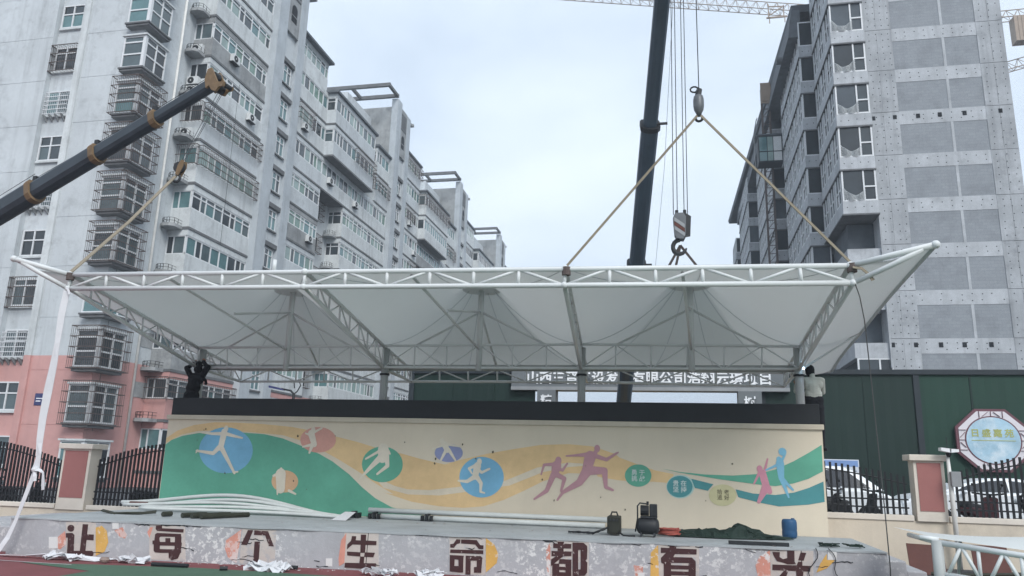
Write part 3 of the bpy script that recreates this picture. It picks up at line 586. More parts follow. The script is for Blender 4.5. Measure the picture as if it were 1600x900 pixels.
# a few scuffs on the mural
b = MB(); rnd = random.Random(11)
for i in range(22):
    x, z = rnd.uniform(-10.8, 2.2), rnd.uniform(0.9, 2.35); r = rnd.uniform(0.008, 0.022)
    b.poly([onwall((x + r * math.cos(t) * rnd.uniform(.5, 1.3), z + r * math.sin(t) * rnd.uniform(.6, 1.8)), k0 + 0.0055) for t in (0, 1, 2, 3, 4, 5)])
o = b.build('scuff_marks', 'paint_dark', back); o['kind'] = 'stuff'
# ------------------------------------------------------------------ canopy
FT = [Vector(p) for p in ((-10.81, 11.6, 4.87), (-6.15, 11.6, 4.80), (-1.70, 11.6, 4.73), (2.49, 11.6, 4.67))]
FB = [Vector(p) for p in ((-10.80, 11.6, 4.61), (-6.15, 11.6, 4.54), (-1.71, 11.6, 4.47), (2.51, 11.6, 4.41))]
MT = [Vector(p) for p in ((-11.05, 16.0, 4.22), (-6.41, 16.0, 4.24), (-1.99, 16.0, 4.25), (2.40, 16.0, 4.18))]
MBT = [Vector(p) for p in ((-11.0, 16.0, 3.75), (-6.40, 16.0, 3.76), (-1.99, 16.0, 3.74), (2.36, 16.0, 3.73))]
RT = [Vector(p) for p in ((-10.95, 17.8, 3.92), (-6.37, 17.8, 3.94), (-2.06, 17.8, 3.95), (2.30, 17.8, 3.88))]
RB = [Vector(p) for p in ((-10.95, 17.8, 3.63), (-6.35, 17.8, 3.65), (-2.06, 17.8, 3.66), (2.28, 17.8, 3.58))]
TIPL, TIPR = Vector((-11.58, 11.1, 5.06)), Vector((3.5, 11.1, 4.81))
EML, EMR = Vector((-11.95, 16.0, 4.5)), Vector((3.53, 16.0, 4.45))
ETL, ETR = Vector((-11.6, 17.9, 4.02)), Vector((3.28, 17.8, 3.92))
can = thing('membrane_canopy', 'white steel truss canopy with tensioned membrane hoisted over the stage backdrop', 'canopy', (-4.2, 15.0, 2.15))
def tube(b, p, q, r, n=10):
    b.path([p, q], r, n)
def truss(name, T, Bt, seg, rc, rw, off=0, label=None, verts=True):
    """Planar truss between two chord polylines T (top) and Bt (bottom): each member a sub-part."""
    b = MB()
    b.path(T, rc, 12)
    tr = b.build(name, 'steel_white', can, smooth=True, label=label)
    MB().path(Bt, rc, 12).build('bottom_chord', 'steel_white', tr, smooth=True)
    for a in range(len(T) - 1):
        for k in range(seg):
            t0, t1 = k / seg, (k + 1) / seg
            p0, p1 = T[a].lerp(T[a + 1], t0), T[a].lerp(T[a + 1], t1)
            q0, q1 = Bt[a].lerp(Bt[a + 1], t0), Bt[a].lerp(Bt[a + 1], t1)
            if verts or k == 0:
                MB().path([p0, q0], rw, 8).build('web_post', 'steel_white', tr, smooth=True)
            if (k + off) % 2 == 0:
                MB().path([q0, p1], rw * 0.85, 8).build('web_brace', 'steel_white', tr, smooth=True)
            else:
                MB().path([p0, q1], rw * 0.85, 8).build('web_brace', 'steel_white', tr, smooth=True)
    MB().path([T[-1], Bt[-1]], rw, 8).build('web_post', 'steel_white', tr, smooth=True)
    return tr
def pl(L): return [L[k] for k in range(len(L))]
truss('front_truss', FT, FB, 6, 0.042, 0.03)
truss('middle_truss', MT, MBT, 6, 0.028, 0.017)
truss('rear_truss', RT, RB, 6, 0.03, 0.02)
MB().path([Vector((-10.95, 16.25, 3.79)), Vector((2.36, 16.25, 3.77))], 0.07, 12).build('ridge_beam', 'steel_column', can, smooth=True)
for k in range(4):
    truss('rib_truss', [FT[k] + Vector((0, 0.05, 0)), MT[k]], [FB[k] + Vector((0, 0.05, 0)), MBT[k]], 8, 0.04, 0.02)
    truss('rib_truss', [MT[k], RT[k]], [MBT[k], RB[k]], 4, 0.034, 0.018)
for k in range(4):
    c = MB().path([(MBT[k].x, 16.15, 2.15), (MBT[k].x, 16.15, 4.2)], 0.085, 16).build('column', 'steel_column', can, smooth=True)
    MB().box(MBT[k].x - 0.15, MBT[k].x + 0.15, 16.0, 16.3, 2.15, 2.17).build('base_plate', 'steel_column', c)
    MB().path([(MBT[k].x, 16.15, 3.60), (MBT[k].x, 16.15, 3.64)], 0.11, 16).build('collar', 'hook_dark', c, smooth=True)
PEAK = [Vector((-8.74, 16.0, 5.55)), Vector((-4.2, 16.0, 5.50)), Vector((0.28, 16.0, 5.50))]
for k in range(3):
    base = (MBT[k] + MBT[k + 1]) / 2
    p = Vector((PEAK[k].x, 16.0, base.z - 0.06))
    m = MB().path([p, PEAK[k] - Vector((0, 0, 0.02))], 0.065, 12).build('mast', 'steel_white', can, smooth=True)
    MB().path([PEAK[k] - Vector((0, 0, 0.05)), PEAK[k] - Vector((0, 0, 0.01))], 0.42, 24).build('mast_head_plate', 'steel_white', m, smooth=False)
    nd = PEAK[k] - Vector((0, 0, 0.52))
    for q in (MT[k].lerp(MT[k + 1], 0.17), MT[k].lerp(MT[k + 1], 0.83), Vector((PEAK[k].x - 0.05, 13.8, 4.56)), Vector((PEAK[k].x, 17.8, 3.92))):
        MB().path([nd, q], 0.025, 8).build('mast_strut', 'steel_white', m, smooth=True)
    # long diagonal strut from the front truss down to the mast foot
    MB().path([FT[k].lerp(FT[k + 1], 0.42 if k < 2 else 0.43) + Vector((0, 0.1, -0.05)), p + Vector((0, -0.02, 0.45))], 0.026, 8).build('mast_strut', 'steel_white', m, smooth=True)
    for q in (FT[k], FT[k + 1], RT[k], RT[k + 1], MT[k], MT[k + 1], RT[k].lerp(RT[k + 1], 0.33), RT[k].lerp(RT[k + 1], 0.67), FT[k].lerp(FT[k + 1], 0.5)):
        pc = []
        for i in range(13):
            s = 1.0 - i / 12 * 0.88
            x, y = PEAK[k].x + (q.x - PEAK[k].x) * s, PEAK[k].y + (q.y - PEAK[k].y) * s
            pc.append((x, y, q.z + 0.045 + (PEAK[k].z - q.z - 0.045) * (1 - (s - 0.12) / 0.88) ** 1.75 - 0.03))
        MB().path(pc, 0.006, 5).build('ridge_cable', 'membrane_trim', m, smooth=True)
# membrane: one conical sheet per bay plus the two winged ends
def bay_sheet(k):
    P = PEAK[k]
    c = [FT[k], FT[k + 1], MT[k + 1], RT[k + 1], RT[k], MT[k]]
    ring = []
    nseg = [14, 12, 6, 14, 6, 12]
    for a in range(6):
        for i in range(nseg[a]):
            ring.append(c[a].lerp(c[(a + 1) % 6], i / nseg[a]) + Vector((0, 0, 0.045)))
    R = 14; rings = []
    for j in range(R + 1):
        t = j / R
        row = []
        for q in ring:
            d = q - P
            r0 = 0.4 / max(0.4, math.hypot(d.x, d.y))
            s = 1 - t * (1 - r0)
            x, y = P.x + d.x * s, P.y + d.y * s
            u = (s - r0) / (1 - r0)
            z = q.z + (P.z - q.z) * ((1 - u) ** 1.75)
            row.append((x, y, z))
        rings.append(row)
    b = MB().ring(rings, caps=False)
    # close with cap disc
    b.poly(rings[-1])
    return b.build('membrane_panel', 'membrane', can, smooth=True)
for k in range(3):
    bay_sheet(k)
def wing(F, Mn, Rr, tip, em, et, Fb, lab):
    up = Vector((0, 0, 0.045))
    inner = [F.lerp(Mn, i / 12) + up for i in range(13)] + [Mn.lerp(Rr, i / 5) + up for i in range(1, 6)]
    outer = []
    for i in range(13):
        t = i / 12
        p = tip.lerp(em, t); sag = math.sin(pi * t) * 0.04
        outer.append(p + (inner[i] - p).normalized() * sag)
    for i in range(1, 6):
        t = i / 5
        p = em.lerp(et, t); sag = math.sin(pi * t) * 0.04
        outer.append(p + (inner[12 + i] - p).normalized() * sag)
    rows = []
    for j in range(7):
        t = j / 6
        rows.append([inner[i].lerp(outer[i], t) - Vector((0, 0, 0.09 * math.sin(pi * t))) for i in range(len(inner))])
    b = MB()
    b.ring(rows, caps=False, closed=False)
    w = b.build('membrane_wing', 'membrane', can, smooth=True, label=lab)
    MB().path([tuple(p) for p in outer], 0.036, 8).build('edge_rope', 'membrane_trim', w, smooth=True)
    MB().path([F, tip], 0.045, 12).build('wing_tube', 'steel_white', w, smooth=True)
    MB().path([Fb, Fb.lerp(tip, 0.5) , F.lerp(tip, 0.86) - Vector((0, 0, 0.02))], 0.04, 12).build('wing_tube', 'steel_white', w, smooth=True)
    MB().ball(tip, 0.06, 12).build('tip_cap', 'steel_white', w, smooth=True)
    MB().path([Mn, em], 0.03, 10).build('wing_strut', 'steel_white', w, smooth=True)
    MB().path([Mn.lerp(Rr, 0.1) - Vector((0, 0, 0.42)), em], 0.022, 10).build('wing_strut', 'steel_white', w, smooth=True)
    MB().path([Rr, et], 0.03, 10).build('wing_strut', 'steel_white', w, smooth=True)
wing(FT[0], MT[0], RT[0], TIPL, EML, ETL, FB[0], 'short left wing tip')
wing(FT[3], MT[3], RT[3], TIPR, EMR, ETR, FB[3], 'broad right wing rising to a pointed tip')
for k in (0, 1, 2, 3):
    MB().ball(FT[k] + Vector((0, -0.01, 0.0)), 0.062, 12).build('joint', 'steel_white', can, smooth=True)
    MB().ball(FB[k] + Vector((0, -0.01, 0.0)), 0.056, 12).build('joint', 'steel_white', can, smooth=True)
MB().path([(-6.75, 11.63, 4.83), (-6.75, 11.63, 5.04)], 0.035, 10).build('stub_post', 'steel_white', can, smooth=True)
MB().ball((2.42, 15.95, 3.74), 0.028, 8).build('welding_spark', 'arc', can)
# flanges clamped round the front corners
for p in (FT[0], FT[2], FT[3]):
    MB().path([p + Vector((0.02, -0.01, -0.10)), p + Vector((0.02, -0.01, 0.03))], 0.07, 10).build('sling_wrap', 'sling_dark', can)
# ------------------------------------------------------------------ slings, strap, rope
AUXB = Vector((0.42, 11.75, 7.25))
def ribbon(b, pts, w, t=0.006, wob=0.0, seed=1):
    rnd = random.Random(seed)
    pts = [Vector(p) for p in pts]
    rings = []
    for i, p in enumerate(pts):
        d = (pts[min(i + 1, len(pts) - 1)] - pts[max(i - 1, 0)]).normalized()
        a = Vector((1, 0.15, 0)); a = (a - d * a.dot(d)).normalized()
        nn = d.cross(a)
        ww = w * (1 + rnd.uniform(-wob, wob)) / 2
        ang = rnd.uniform(-wob, wob) * 1.2
        a2 = a * math.cos(ang) + nn * math.sin(ang); n2 = d.cross(a2)
        rings.append([p - a2 * ww - n2 * t / 2, p + a2 * ww - n2 * t / 2, p + a2 * ww + n2 * t / 2, p - a2 * ww + n2 * t / 2])
    return b.ring(rings)
def line(p, q, n=8, sag=0.0):
    p, q = Vector(p), Vector(q)
    return [p.lerp(q, i / n) - Vector((0, 0, sag * math.sin(pi * i / n))) for i in range(n + 1)]
o = ribbon(MB(), line(AUXB + Vector((-0.03, 0, 0.02)), FT[2] + Vector((0.03, 0, 0.06)), 10), 0.038, 0.016).build('lifting_sling', 'sling')
tag(o, 'beige webbing sling from the upper hook down left to the middle of the front truss', 'sling', 'slings on the cranes')
o = ribbon(MB(), line(AUXB + Vector((0.03, 0, 0.02)), FT[3] + Vector((0, 0, 0.06)), 10), 0.038, 0.016).build('lifting_sling', 'sling')
tag(o, 'beige webbing sling from the upper hook down right to the canopy corner', 'sling', 'slings on the cranes')
LHOOK = Vector((-11.12, 14.5, 7.95))
o = ribbon(MB(), line(LHOOK, LHOOK.lerp(FT[0], 0.5) + Vector((0.02, 0, -0.03)), 5) + line(LHOOK.lerp(FT[0], 0.5) + Vector((0.02, 0, -0.03)), FT[0] + Vector((0, 0, 0.05)), 5)[1:], 0.075, 0.02).build('lifting_sling', 'sling')
tag(o, 'pale sling from the small left hook to the left canopy corner', 'sling', 'slings on the cranes')
MH = Vector((0.09, 13.5, 5.62))
for q, lab in (((-0.30, 14.75, 5.26), 'thin dark sling leg running left from the lower hook'), ((-0.06, 14.85, 5.30), 'dark sling leg hanging straight down from the lower hook'), ((0.62, 14.75, 5.26), 'wide brown sling leg running right from the lower hook')):
    o = ribbon(MB(), line(MH, q, 5), 0.045, 0.015).build('hook_sling', 'sling_dark')
    tag(o, lab, 'sling', 'slings on the cranes')
strap = thing('fabric_strap', 'long white fabric strap hanging from the left canopy corner, knotted halfway', 'strap', (-10.9, 11.5, 0))
pts = [(-10.78, 11.55, 4.56), (-10.79, 11.53, 4.1), (-10.77, 11.52, 3.6), (-10.775, 11.52, 3.2), (-10.80, 11.52, 2.75), (-10.815, 11.52, 2.3), (-10.80, 11.52, 1.9), (-10.77, 11.52, 1.6), (-10.785, 11.52, 1.42)]
ribbon(MB(), pts, 0.125, 0.008, 0.25, 4).build('upper_length', 'strap_white', strap)
ribbon(MB(), [(-10.785, 11.52, 1.42), (-10.86, 11.51, 1.1), (-10.91, 11.5, 0.87), (-10.98, 11.48, 0.55), (-11.05, 11.45, 0.29), (-11.13, 11.40, 0.10), (-11.3, 11.35, 0.03), (-11.6, 11.3, 0.015)], 0.075, 0.008, 0.2, 5).build('lower_length', 'strap_white', strap)
b = MB().ball((-10.785, 11.50, 1.41), 0.055, 8)
ribbon(b, [(-10.76, 11.5, 1.41), (-10.66, 11.48, 1.40), (-10.58, 11.47, 1.36), (-10.55, 11.47, 1.2), (-10.53, 11.47, 1.08)], 0.07, 0.008, 0.5, 6)
ribbon(b, [(-10.78, 11.49, 1.4), (-10.73, 11.47, 1.3), (-10.72, 11.47, 1.22)], 0.05, 0.008, 0.4, 7)
b.build('knot', 'strap_white', strap)
ribbon(MB(), [(-10.77, 11.52, 4.62), (-10.70, 11.5, 4.55), (-10.67, 11.5, 4.48)], 0.05, 0.008, 0.3, 8).build('loose_end', 'strap_white', strap)
o = MB().path([(2.52, 11.55, 4.42), (2.58, 11.57, 4.2), (2.62, 11.58, 3.87), (2.65, 11.58, 2.95), (2.67, 11.58, 2.07), (2.69, 11.58, 1.23), (2.70, 11.58, 0.5), (2.68, 11.58, 0.1), (2.5, 11.5, 0.02)], 0.008, 6).build('hanging_rope', 'rope')
tag(o, 'thin dark guide rope hanging from the right canopy corner', 'rope')
o = ribbon(MB(), [(2.5, 11.5, 4.62), (2.62, 11.5, 4.6), (2.72, 11.5, 4.5), (2.76, 11.5, 4.42)], 0.05, 0.012, 0.2, 9).build('sling_end', 'sling')
tag(o, 'loose grey sling end curling at the right canopy corner', 'sling')
# ------------------------------------------------------------------ mobile cranes
def boom_section(b, p, q, w, h, m=0):
    """Telescopic boom section: chamfered box with rounded belly."""
    p = Vector(p); q = Vector(q); d = (q - p).normalized()
    a = d.cross(Vector((0, 0, 1)))
    if a.length < 0.05: a = Vector((1, 0, 0))
    a.normalize(); u = a.cross(d).normalized()
    prof = [(-0.5, 0.36), (-0.40, 0.5), (0.40, 0.5), (0.5, 0.36), (0.5, -0.2), (0.34, -0.42), (0.12, -0.5), (-0.12, -0.5), (-0.34, -0.42), (-0.5, -0.2)]
    b.ring([[c + a * x * w + u * z * h for x, z in prof] for c in (p, q)], m)
def sheave_lines(b, p, q, offs, r=0.008):
    for o_ in offs:
        b.path([Vector(p) + Vector(o_), Vector(q) + Vector(o_) * 0.8], r, 5)
def truck(parent, c, yaw, L=9.0, W=2.5):
    R = Matrix.Rotation(yaw, 3, 'Z'); c = Vector(c)
    def bx(b, x0, x1, y0, y1, z0, z1, taper=0.0):
        p = [(x0, y0, z0), (x1, y0, z0), (x1, y1, z0), (x0, y1, z0), (x0 + taper, y0 + taper, z1), (x1 - taper, y0 + taper, z1), (x1 - taper, y1 - taper, z1), (x0 + taper, y1 - taper, z1)]
        b.hexa([c + R @ Vector(v) for v in p])
    b = MB(); bx(b, -L / 2, L / 2, -W / 2, W / 2, 0.65, 1.2); b.build('chassis', 'crane_yellow', parent, bevel=0.04)
    b = MB(); bx(b, L / 2 - 1.9, L / 2 + 0.2, -W / 2, W / 2, 1.2, 2.5, 0.12); cab = b.build('driver_cab', 'crane_yellow', parent, bevel=0.06)
    b = MB(); bx(b, L / 2 - 1.5, L / 2 + 0.22, -W / 2 + 0.2, W / 2 - 0.2, 1.65, 2.3, 0.08); b.build('cab_glass', 'car_glass', cab)
    b = MB(); bx(b, -1.9, 1.1, -1.0, 1.0, 1.2, 1.9, 0.05); b.build('slewing_deck', 'crane_yellow', parent, bevel=0.05)
    for x in (-3.2, -1.9, 2.0, 3.2):
        for s in (-1, 1):
            w = MB().path([c + R @ Vector((x, s * (W / 2 - 0.05), 0.5)), c + R @ Vector((x, s * (W / 2 - 0.38), 0.5))], 0.5, 18).build('wheel', 'tyre', parent)
            MB().path([c + R @ Vector((x, s * (W / 2 - 0.035), 0.5)), c + R @ Vector((x, s * (W / 2 - 0.06), 0.5))], 0.26, 12).build('rim', 'rim', w)
# left crane
hd = Vector((-11.55, 16.0, 11.05)); fr = Vector((-19.58, 18.0, 8.58))
dd = (hd - fr).normalized()
foot = hd - dd * 27.0
foot.z = max(foot.z, 2.2)
lc = thing('mobile_crane', 'mobile crane at the left with dark telescopic boom and tan collars', 'crane', (foot.x, foot.y, 0))
truck(lc, (foot.x - 0.3, foot.y, 0), math.radians(160))
marks = [0.0, 0.55, 0.632, 0.775, 0.905, 1.0]
P = [foot.lerp(hd, t) for t in (0.0, 0.73, 0.848, 0.929, 1.0)]
def along(px): return hd - dd * px
cuts = [27.0, 7.0, 4.35, 2.05, 0.0]; dims = [(0.50, 0.59), (0.42, 0.49), (0.34, 0.40), (0.27, 0.31)]
for k in range(4):
    b = MB(); boom_section(b, foot if k == 0 else along(cuts[k] + 0.3), along(cuts[k + 1]), *dims[k])
    b.build('boom_section', 'boom', lc)
    if k < 3:
        q = along(cuts[k + 1]); b = MB(); boom_section(b, q - dd * 0.13, q + dd * 0.06, dims[k][0] * 1.08, dims[k][1] * 1.09)
        col = b.build('boom_collar', 'crane_tan', lc)
        u = Vector((0, 0, 1))
        MB().bar(q - dd * 0.1 + u * dims[k][1] * 0.62, q - dd * 0.1 + u * (dims[k][1] * 0.62 + 0.16), 0.12, 0.12, up=(1, 0, 0)).build('rope_guide', 'hook_dark', col)
a = dd.cross(Vector((0, 0, 1))).normalized(); u = a.cross(dd).normalized()
b = MB()
hp = [(-0.10, 0.14), (0.04, 0.38), (0.17, 0.37), (0.25, 0.06), (0.30, -0.14), (0.52, -0.27), (0.47, -0.36), (0.34, -0.31), (0.20, -0.38), (0.08, -0.28), (0.02, -0.10), (-0.10, -0.13)]
for s in (-0.17, 0.11):
    b.prism([hd + dd * x + u * z + a * s for x, z in hp], a * 0.06)
head = b.build('boom_head', 'crane_tan', lc)
for x, z, r in ((0.12, 0.18, 0.12), (0.2, -0.22, 0.13), (0.48, -0.32, 0.06)):
    c = hd + dd * x + u * z
    MB().path([c - a * 0.09, c + a * 0.09], r, 14).build('sheave', 'hook_dark', head)
b = MB()
top = hd + dd * 0.25 - u * 0.36
for o_ in ((-0.1, 0, 0), (-0.03, 0.03, 0), (0.05, 0, 0)):
    b.path([top + Vector(o_), LHOOK + Vector((0.15, 0, 0.35)) + Vector(o_) * 0.6], 0.007, 5)
for k in range(3):
    p0 = along(cuts[k + 1]) + u * dims[k][1] * 0.78; p1 = (along(cuts[k + 2]) + u * dims[min(k + 1, 2)][1] * 0.8) if k < 2 else hd + u * 0.3
    b.path([p0, p1], 0.008, 5)
b.path([foot + u * 0.6, along(cuts[1]) + u * 0.62], 0.008, 5)
b.path([hd + dd * 0.85 - u * 0.45, hd + dd * 0.85 - u * 0.45 - Vector((0, 0, 4.2))], 0.005, 5)
b.build('hoist_rope', 'wire', lc)
lh = thing('crane_hook', 'small tan and black hook block at the end of the left crane ropes', 'hook', LHOOK)
b = MB()
for s in (-0.07, 0.05):
    b.prism([LHOOK + Vector((x, s, z)) for x, z in ((0.02, 0.02), (0.10, -0.02), (0.2, 0.2), (0.2, 0.34), (0.13, 0.36), (0.06, 0.24))], (0, 0.02, 0))
b.build('cheek_plate', 'crane_tan', lh)
MB().path([LHOOK + Vector((0.06, -0.045, 0.2)), LHOOK + Vector((0.06, 0.045, 0.2))], 0.13, 14).build('sheave', 'hook_dark', lh)
MB().path([LHOOK + Vector((0.02 + 0.09 * math.sin(t), 0, -0.06 + 0.09 * math.cos(t))) for t in [i * 0.5 for i in range(0, 10)]], [0.03] * 8 + [0.022, 0.012], 8).build('hook', 'hook_dark', lh, smooth=True)
# right crane
tipP = Vector((0.3, 12.5, 14.25)); basP = Vector((-1.7, 25.0, 4.0))
dv = (tipP - basP).normalized()
rf = basP - dv * 2.2
rc = thing('mobile_crane', 'mobile crane behind the backdrop with a tall steep slate-blue boom', 'crane', (rf.x, rf.y, 0))
truck(rc, (rf.x, rf.y + 0.5, 0), math.radians(90), 8.5, 2.4)
segs = [(0.0, 0.40, 0.44, 0.50), (0.40, 0.63, 0.40, 0.46), (0.63, 1.0, 0.33, 0.38)]
for t0, t1, w, h in segs:
    b = MB(); boom_section(b, rf.lerp(tipP, t0) - dv * (0.2 if t0 else 0), rf.lerp(tipP, t1), w, h)
    b.build('boom_section', 'boom_blue', rc)
    if t1 < 1:
        q = rf.lerp(tipP, t1); b = MB(); boom_section(b, q - dv * 0.07, q + dv * 0.05, w * 1.2, h * 1.18); col = b.build('boom_collar', 'hook_dark', rc)
        MB().bar(q + Vector((0.1, -0.1, 0)), q + Vector((0.42, -0.1, 0.0)), 0.05, 0.05).build('rope_guide', 'hook_dark', col)
q = rf.lerp(tipP, 0.385)
b = MB().box(q.x - 0.42, q.x - 0.24, q.y - 0.35, q.y + 0.1, q.z - 0.62, q.z - 0.2); b.build('green_box', 'crane_green', rc, bevel=0.02, label='small green box on the boom side')
MB().path([(q.x - 0.33, q.y - 0.3, q.z + 0.1), (q.x - 0.45, q.y - 0.3, q.z - 0.1), (q.x - 0.47, q.y - 0.28, q.z - 1.1), (q.x - 0.36, q.y - 0.2, q.z - 1.25)], 0.02, 6).build('hose_guard', 'hook_dark', rc)
for k in range(3):
    MB().bar((q.x + 0.2, q.y - 0.3, q.z - 0.15 - 0.35 * k), (q.x + 0.36, q.y - 0.3, q.z - 0.15 - 0.35 * k), 0.1, 0.08).build('bracket', 'hook_dark', rc)
b = MB().box(tipP.x - 0.3, tipP.x + 0.3, tipP.y - 0.3, tipP.y + 1.1, tipP.z - 0.3, tipP.z + 0.25); b.build('boom_head', 'boom_blue', rc, bevel=0.05)
b = MB()
for o_ in ((-0.12, 0, 0), (-0.05, 0, 0), (0.07, 0.0, 0), (0.13, 0, 0)):
    b.path([Vector((0.16, 13.4, 14.1)) + Vector(o_) * 0.9, Vector((0.1, 13.5, 6.2)) + Vector(o_)], 0.0075, 5)
b.path([(0.43, 11.8, 14.2), (0.43, 11.78, 7.74)], 0.008, 5)
b.path([(0.34, 12.3, 14.2), (-0.2, 17.0, 8.6), (-0.75, 20.6, 5.0)], 0.004, 4)
b.build('hoist_rope', 'wire', rc)
ah = thing('crane_hook', 'upper grey headache ball hook gathering the two beige slings', 'hook', (0.42, 11.78, 7.25))
c = Vector((0.42, 11.78, 7.25))
prof = [(0.02, 0.50), (0.04, 0.48), (0.04, 0.40), (0.075, 0.37), (0.085, 0.31), (0.085, 0.20), (0.075, 0.13), (0.05, 0.08), (0.025, 0.02)]
b = MB().ring([[c + Vector((r * math.cos(2 * pi * k / 14), r * math.sin(2 * pi * k / 14), z)) for k in range(14)] for r, z in prof])
b.build('ball', 'hook_steel', ah, smooth=True)
MB().path([c + Vector((0.02, 0, 0.50)), c + Vector((0.0, 0, 0.42)), c + Vector((0.0, 0, 0.36))], [0.045, 0.05, 0.06], 8).build('swivel', 'hook_dark', ah)
MB().path([c + Vector((0.0 - 0.07 * (1 - math.cos(t)) * 0.9, 0, 0.50 + 0.05 * math.sin(t))) for t in [i * 0.6 for i in range(0, 11)]], 0.014, 6).build('rope_clip', 'hook_dark', ah)
MB().path([c + Vector((0.055 * math.sin(t), 0, -0.01 + 0.055 * math.cos(t))) for t in [i * 0.55 for i in range(0, 10)]], 0.022, 8).build('hook', 'hook_dark', ah, smooth=True)
mh = thing('crane_hook', 'lower hook block with diagonal red and white stripes above the canopy', 'hook', (0.1, 13.5, 5.6))
c = Vector((0.10, 13.5, 5.78))
plate = [(-0.13, 0.32), (-0.09, 0.42), (0.06, 0.42), (0.10, 0.34), (0.09, 0.02), (0.05, -0.06), (-0.07, -0.05), (-0.11, 0.04)]
blk = MB().prism([c + Vector((x, -0.11, z)) for x, z in plate], (0, 0.04, 0)).prism([c + Vector((x, 0.07, z)) for x, z in plate], (0, 0.04, 0)).build('cheek_plate', 'hook_steel', mh)
for z0, mm in ((0.20, 'jib_grey'), (0.12, 'board_brown'), (0.04, 'jib_grey')):
    MB().hexa([c + Vector(v) for v in ((-0.105, -0.113, z0 + 0.07), (0.075, -0.113, z0 - 0.07), (0.075, -0.113, z0), (-0.105, -0.113, z0 + 0.14), (-0.105, -0.118, z0 + 0.07), (0.075, -0.118, z0 - 0.07), (0.075, -0.118, z0), (-0.105, -0.118, z0 + 0.14))]).build('warning_stripe', mm, blk)
MB().hexa([c + Vector(v) for v in ((0.06, -0.07, 0.0), (0.17, -0.06, 0.02), (0.17, 0.06, 0.02), (0.06, 0.07, 0.0), (0.10, -0.07, 0.42), (0.19, -0.06, 0.36), (0.19, 0.06, 0.36), (0.10, 0.07, 0.42))]).build('sheave_block', 'hook_dark', mh)
for x in (-0.06, 0.08):
    MB().path([c + Vector((x, 0, 0.40)), c + Vector((x, 0, 0.5))], 0.03, 8).build('rope_socket', 'hook_dark', mh)
MB().path([c + Vector((-0.02 - 0.12 * math.sin(t), 0, -0.19 + 0.13 * math.cos(t))) for t in [i * 0.45 for i in range(0, 11)]], [0.04] * 5 + [0.045, 0.045, 0.04, 0.035, 0.025, 0.015], 10).build('hook', 'hook_dark', mh, smooth=True)
# ------------------------------------------------------------------ tower cranes far behind
def lattice(b, p, q, w, h, n, rc_=0.06, rw_=0.035):
    p, q = Vector(p), Vector(q); d = (q - p).normalized(); a = d.cross(Vector((0, 0, 1))).normalized(); u = a.cross(d)
    ch = [a * w / 2, -a * w / 2, u * h]
    for c_ in ch: b.path([p + c_, q + c_], rc_, 6)
    for i in range(n):
        s0, s1, sm = p.lerp(q, i / n), p.lerp(q, (i + 1) / n), p.lerp(q, (i + .5) / n)
        for k in (0, 1):
            b.path([s0 + ch[k], sm + ch[2]], rw_, 4); b.path([sm + ch[2], s1 + ch[k]], rw_, 4)
        b.path([s0 + ch[0], s1 + ch[1]], rw_, 4); b.path([s0 + ch[0], s0 + ch[1]], rw_, 4)
tc1 = thing('tower_crane', 'tower crane with a long lattice jib crossing the top of the sky', 'crane', (30, 100, 0))
b = MB(); lattice(b, (-22, 100, 71.2), (30, 100, 61.2), 1.4, 1.5, 38); jb = b.build('jib', 'jib_tan', tc1)
b = MB()
for i in range(8): b.path([(-22 + 0.9 * i, 99.6, 70.4 - .17 * i), (-21.6 + .9 * i, 99.6, 70.3 - .17 * i)], 0.03, 4)
trl = MB().box(12.9, 15.6, 98.9, 99.1, 62.75, 62.95).build('trolley', 'jib_tan', tc1)
for q0, q1 in (((13.2, 99, 62.96), (13.2, 99, 65.0)), ((15.2, 99, 62.96), (15.2, 99, 64.6)), ((13.1, 98.85, 64.5), (15.3, 98.85, 64.3)), ((13.2, 98.7, 62.96), (15.2, 98.7, 64.3)), ((13.3, 99, 62.0), (13.3, 99, 62.74)), ((15.3, 99, 62.0), (15.3, 99, 62.74))):
    MB().bar(q0, q1, 0.12, 0.12).build('trolley_bar', 'jib_tan', trl)
b = MB(); lattice(b, (30, 101, 0), (30, 100.9, 66), 1.8, 1.8, 30, 0.1, 0.05); b.build('mast', 'jib_tan', tc1)
tc2 = thing('tower_crane', 'tower crane beyond the right edge, counterweight block beside the unfinished building', 'crane', (60, 95, 0))
b = MB(); lattice(b, (38.6, 95, 57.2), (62, 95, 57.6), 1.2, 1.2, 18); b.build('counter_jib', 'jib_tan', tc2)
cw = MB()
for i in range(5): cw.box(41.0 + i * 0.42, 41.38 + i * 0.42, 94.3, 95.7, 53.9, 57.2)
cw.build('counterweight', 'jib_tan', tc2)
b = MB(); lattice(b, (38.8, 96.5, 50.6), (62, 96.5, 56.5), 1.0, 1.2, 18); b.build('jib', 'jib_tan', tc2)
b = MB(); lattice(b, (60, 95, 0), (60, 95.1, 62), 1.8, 1.8, 28, 0.1, 0.05); b.build('mast', 'jib_tan', tc2)
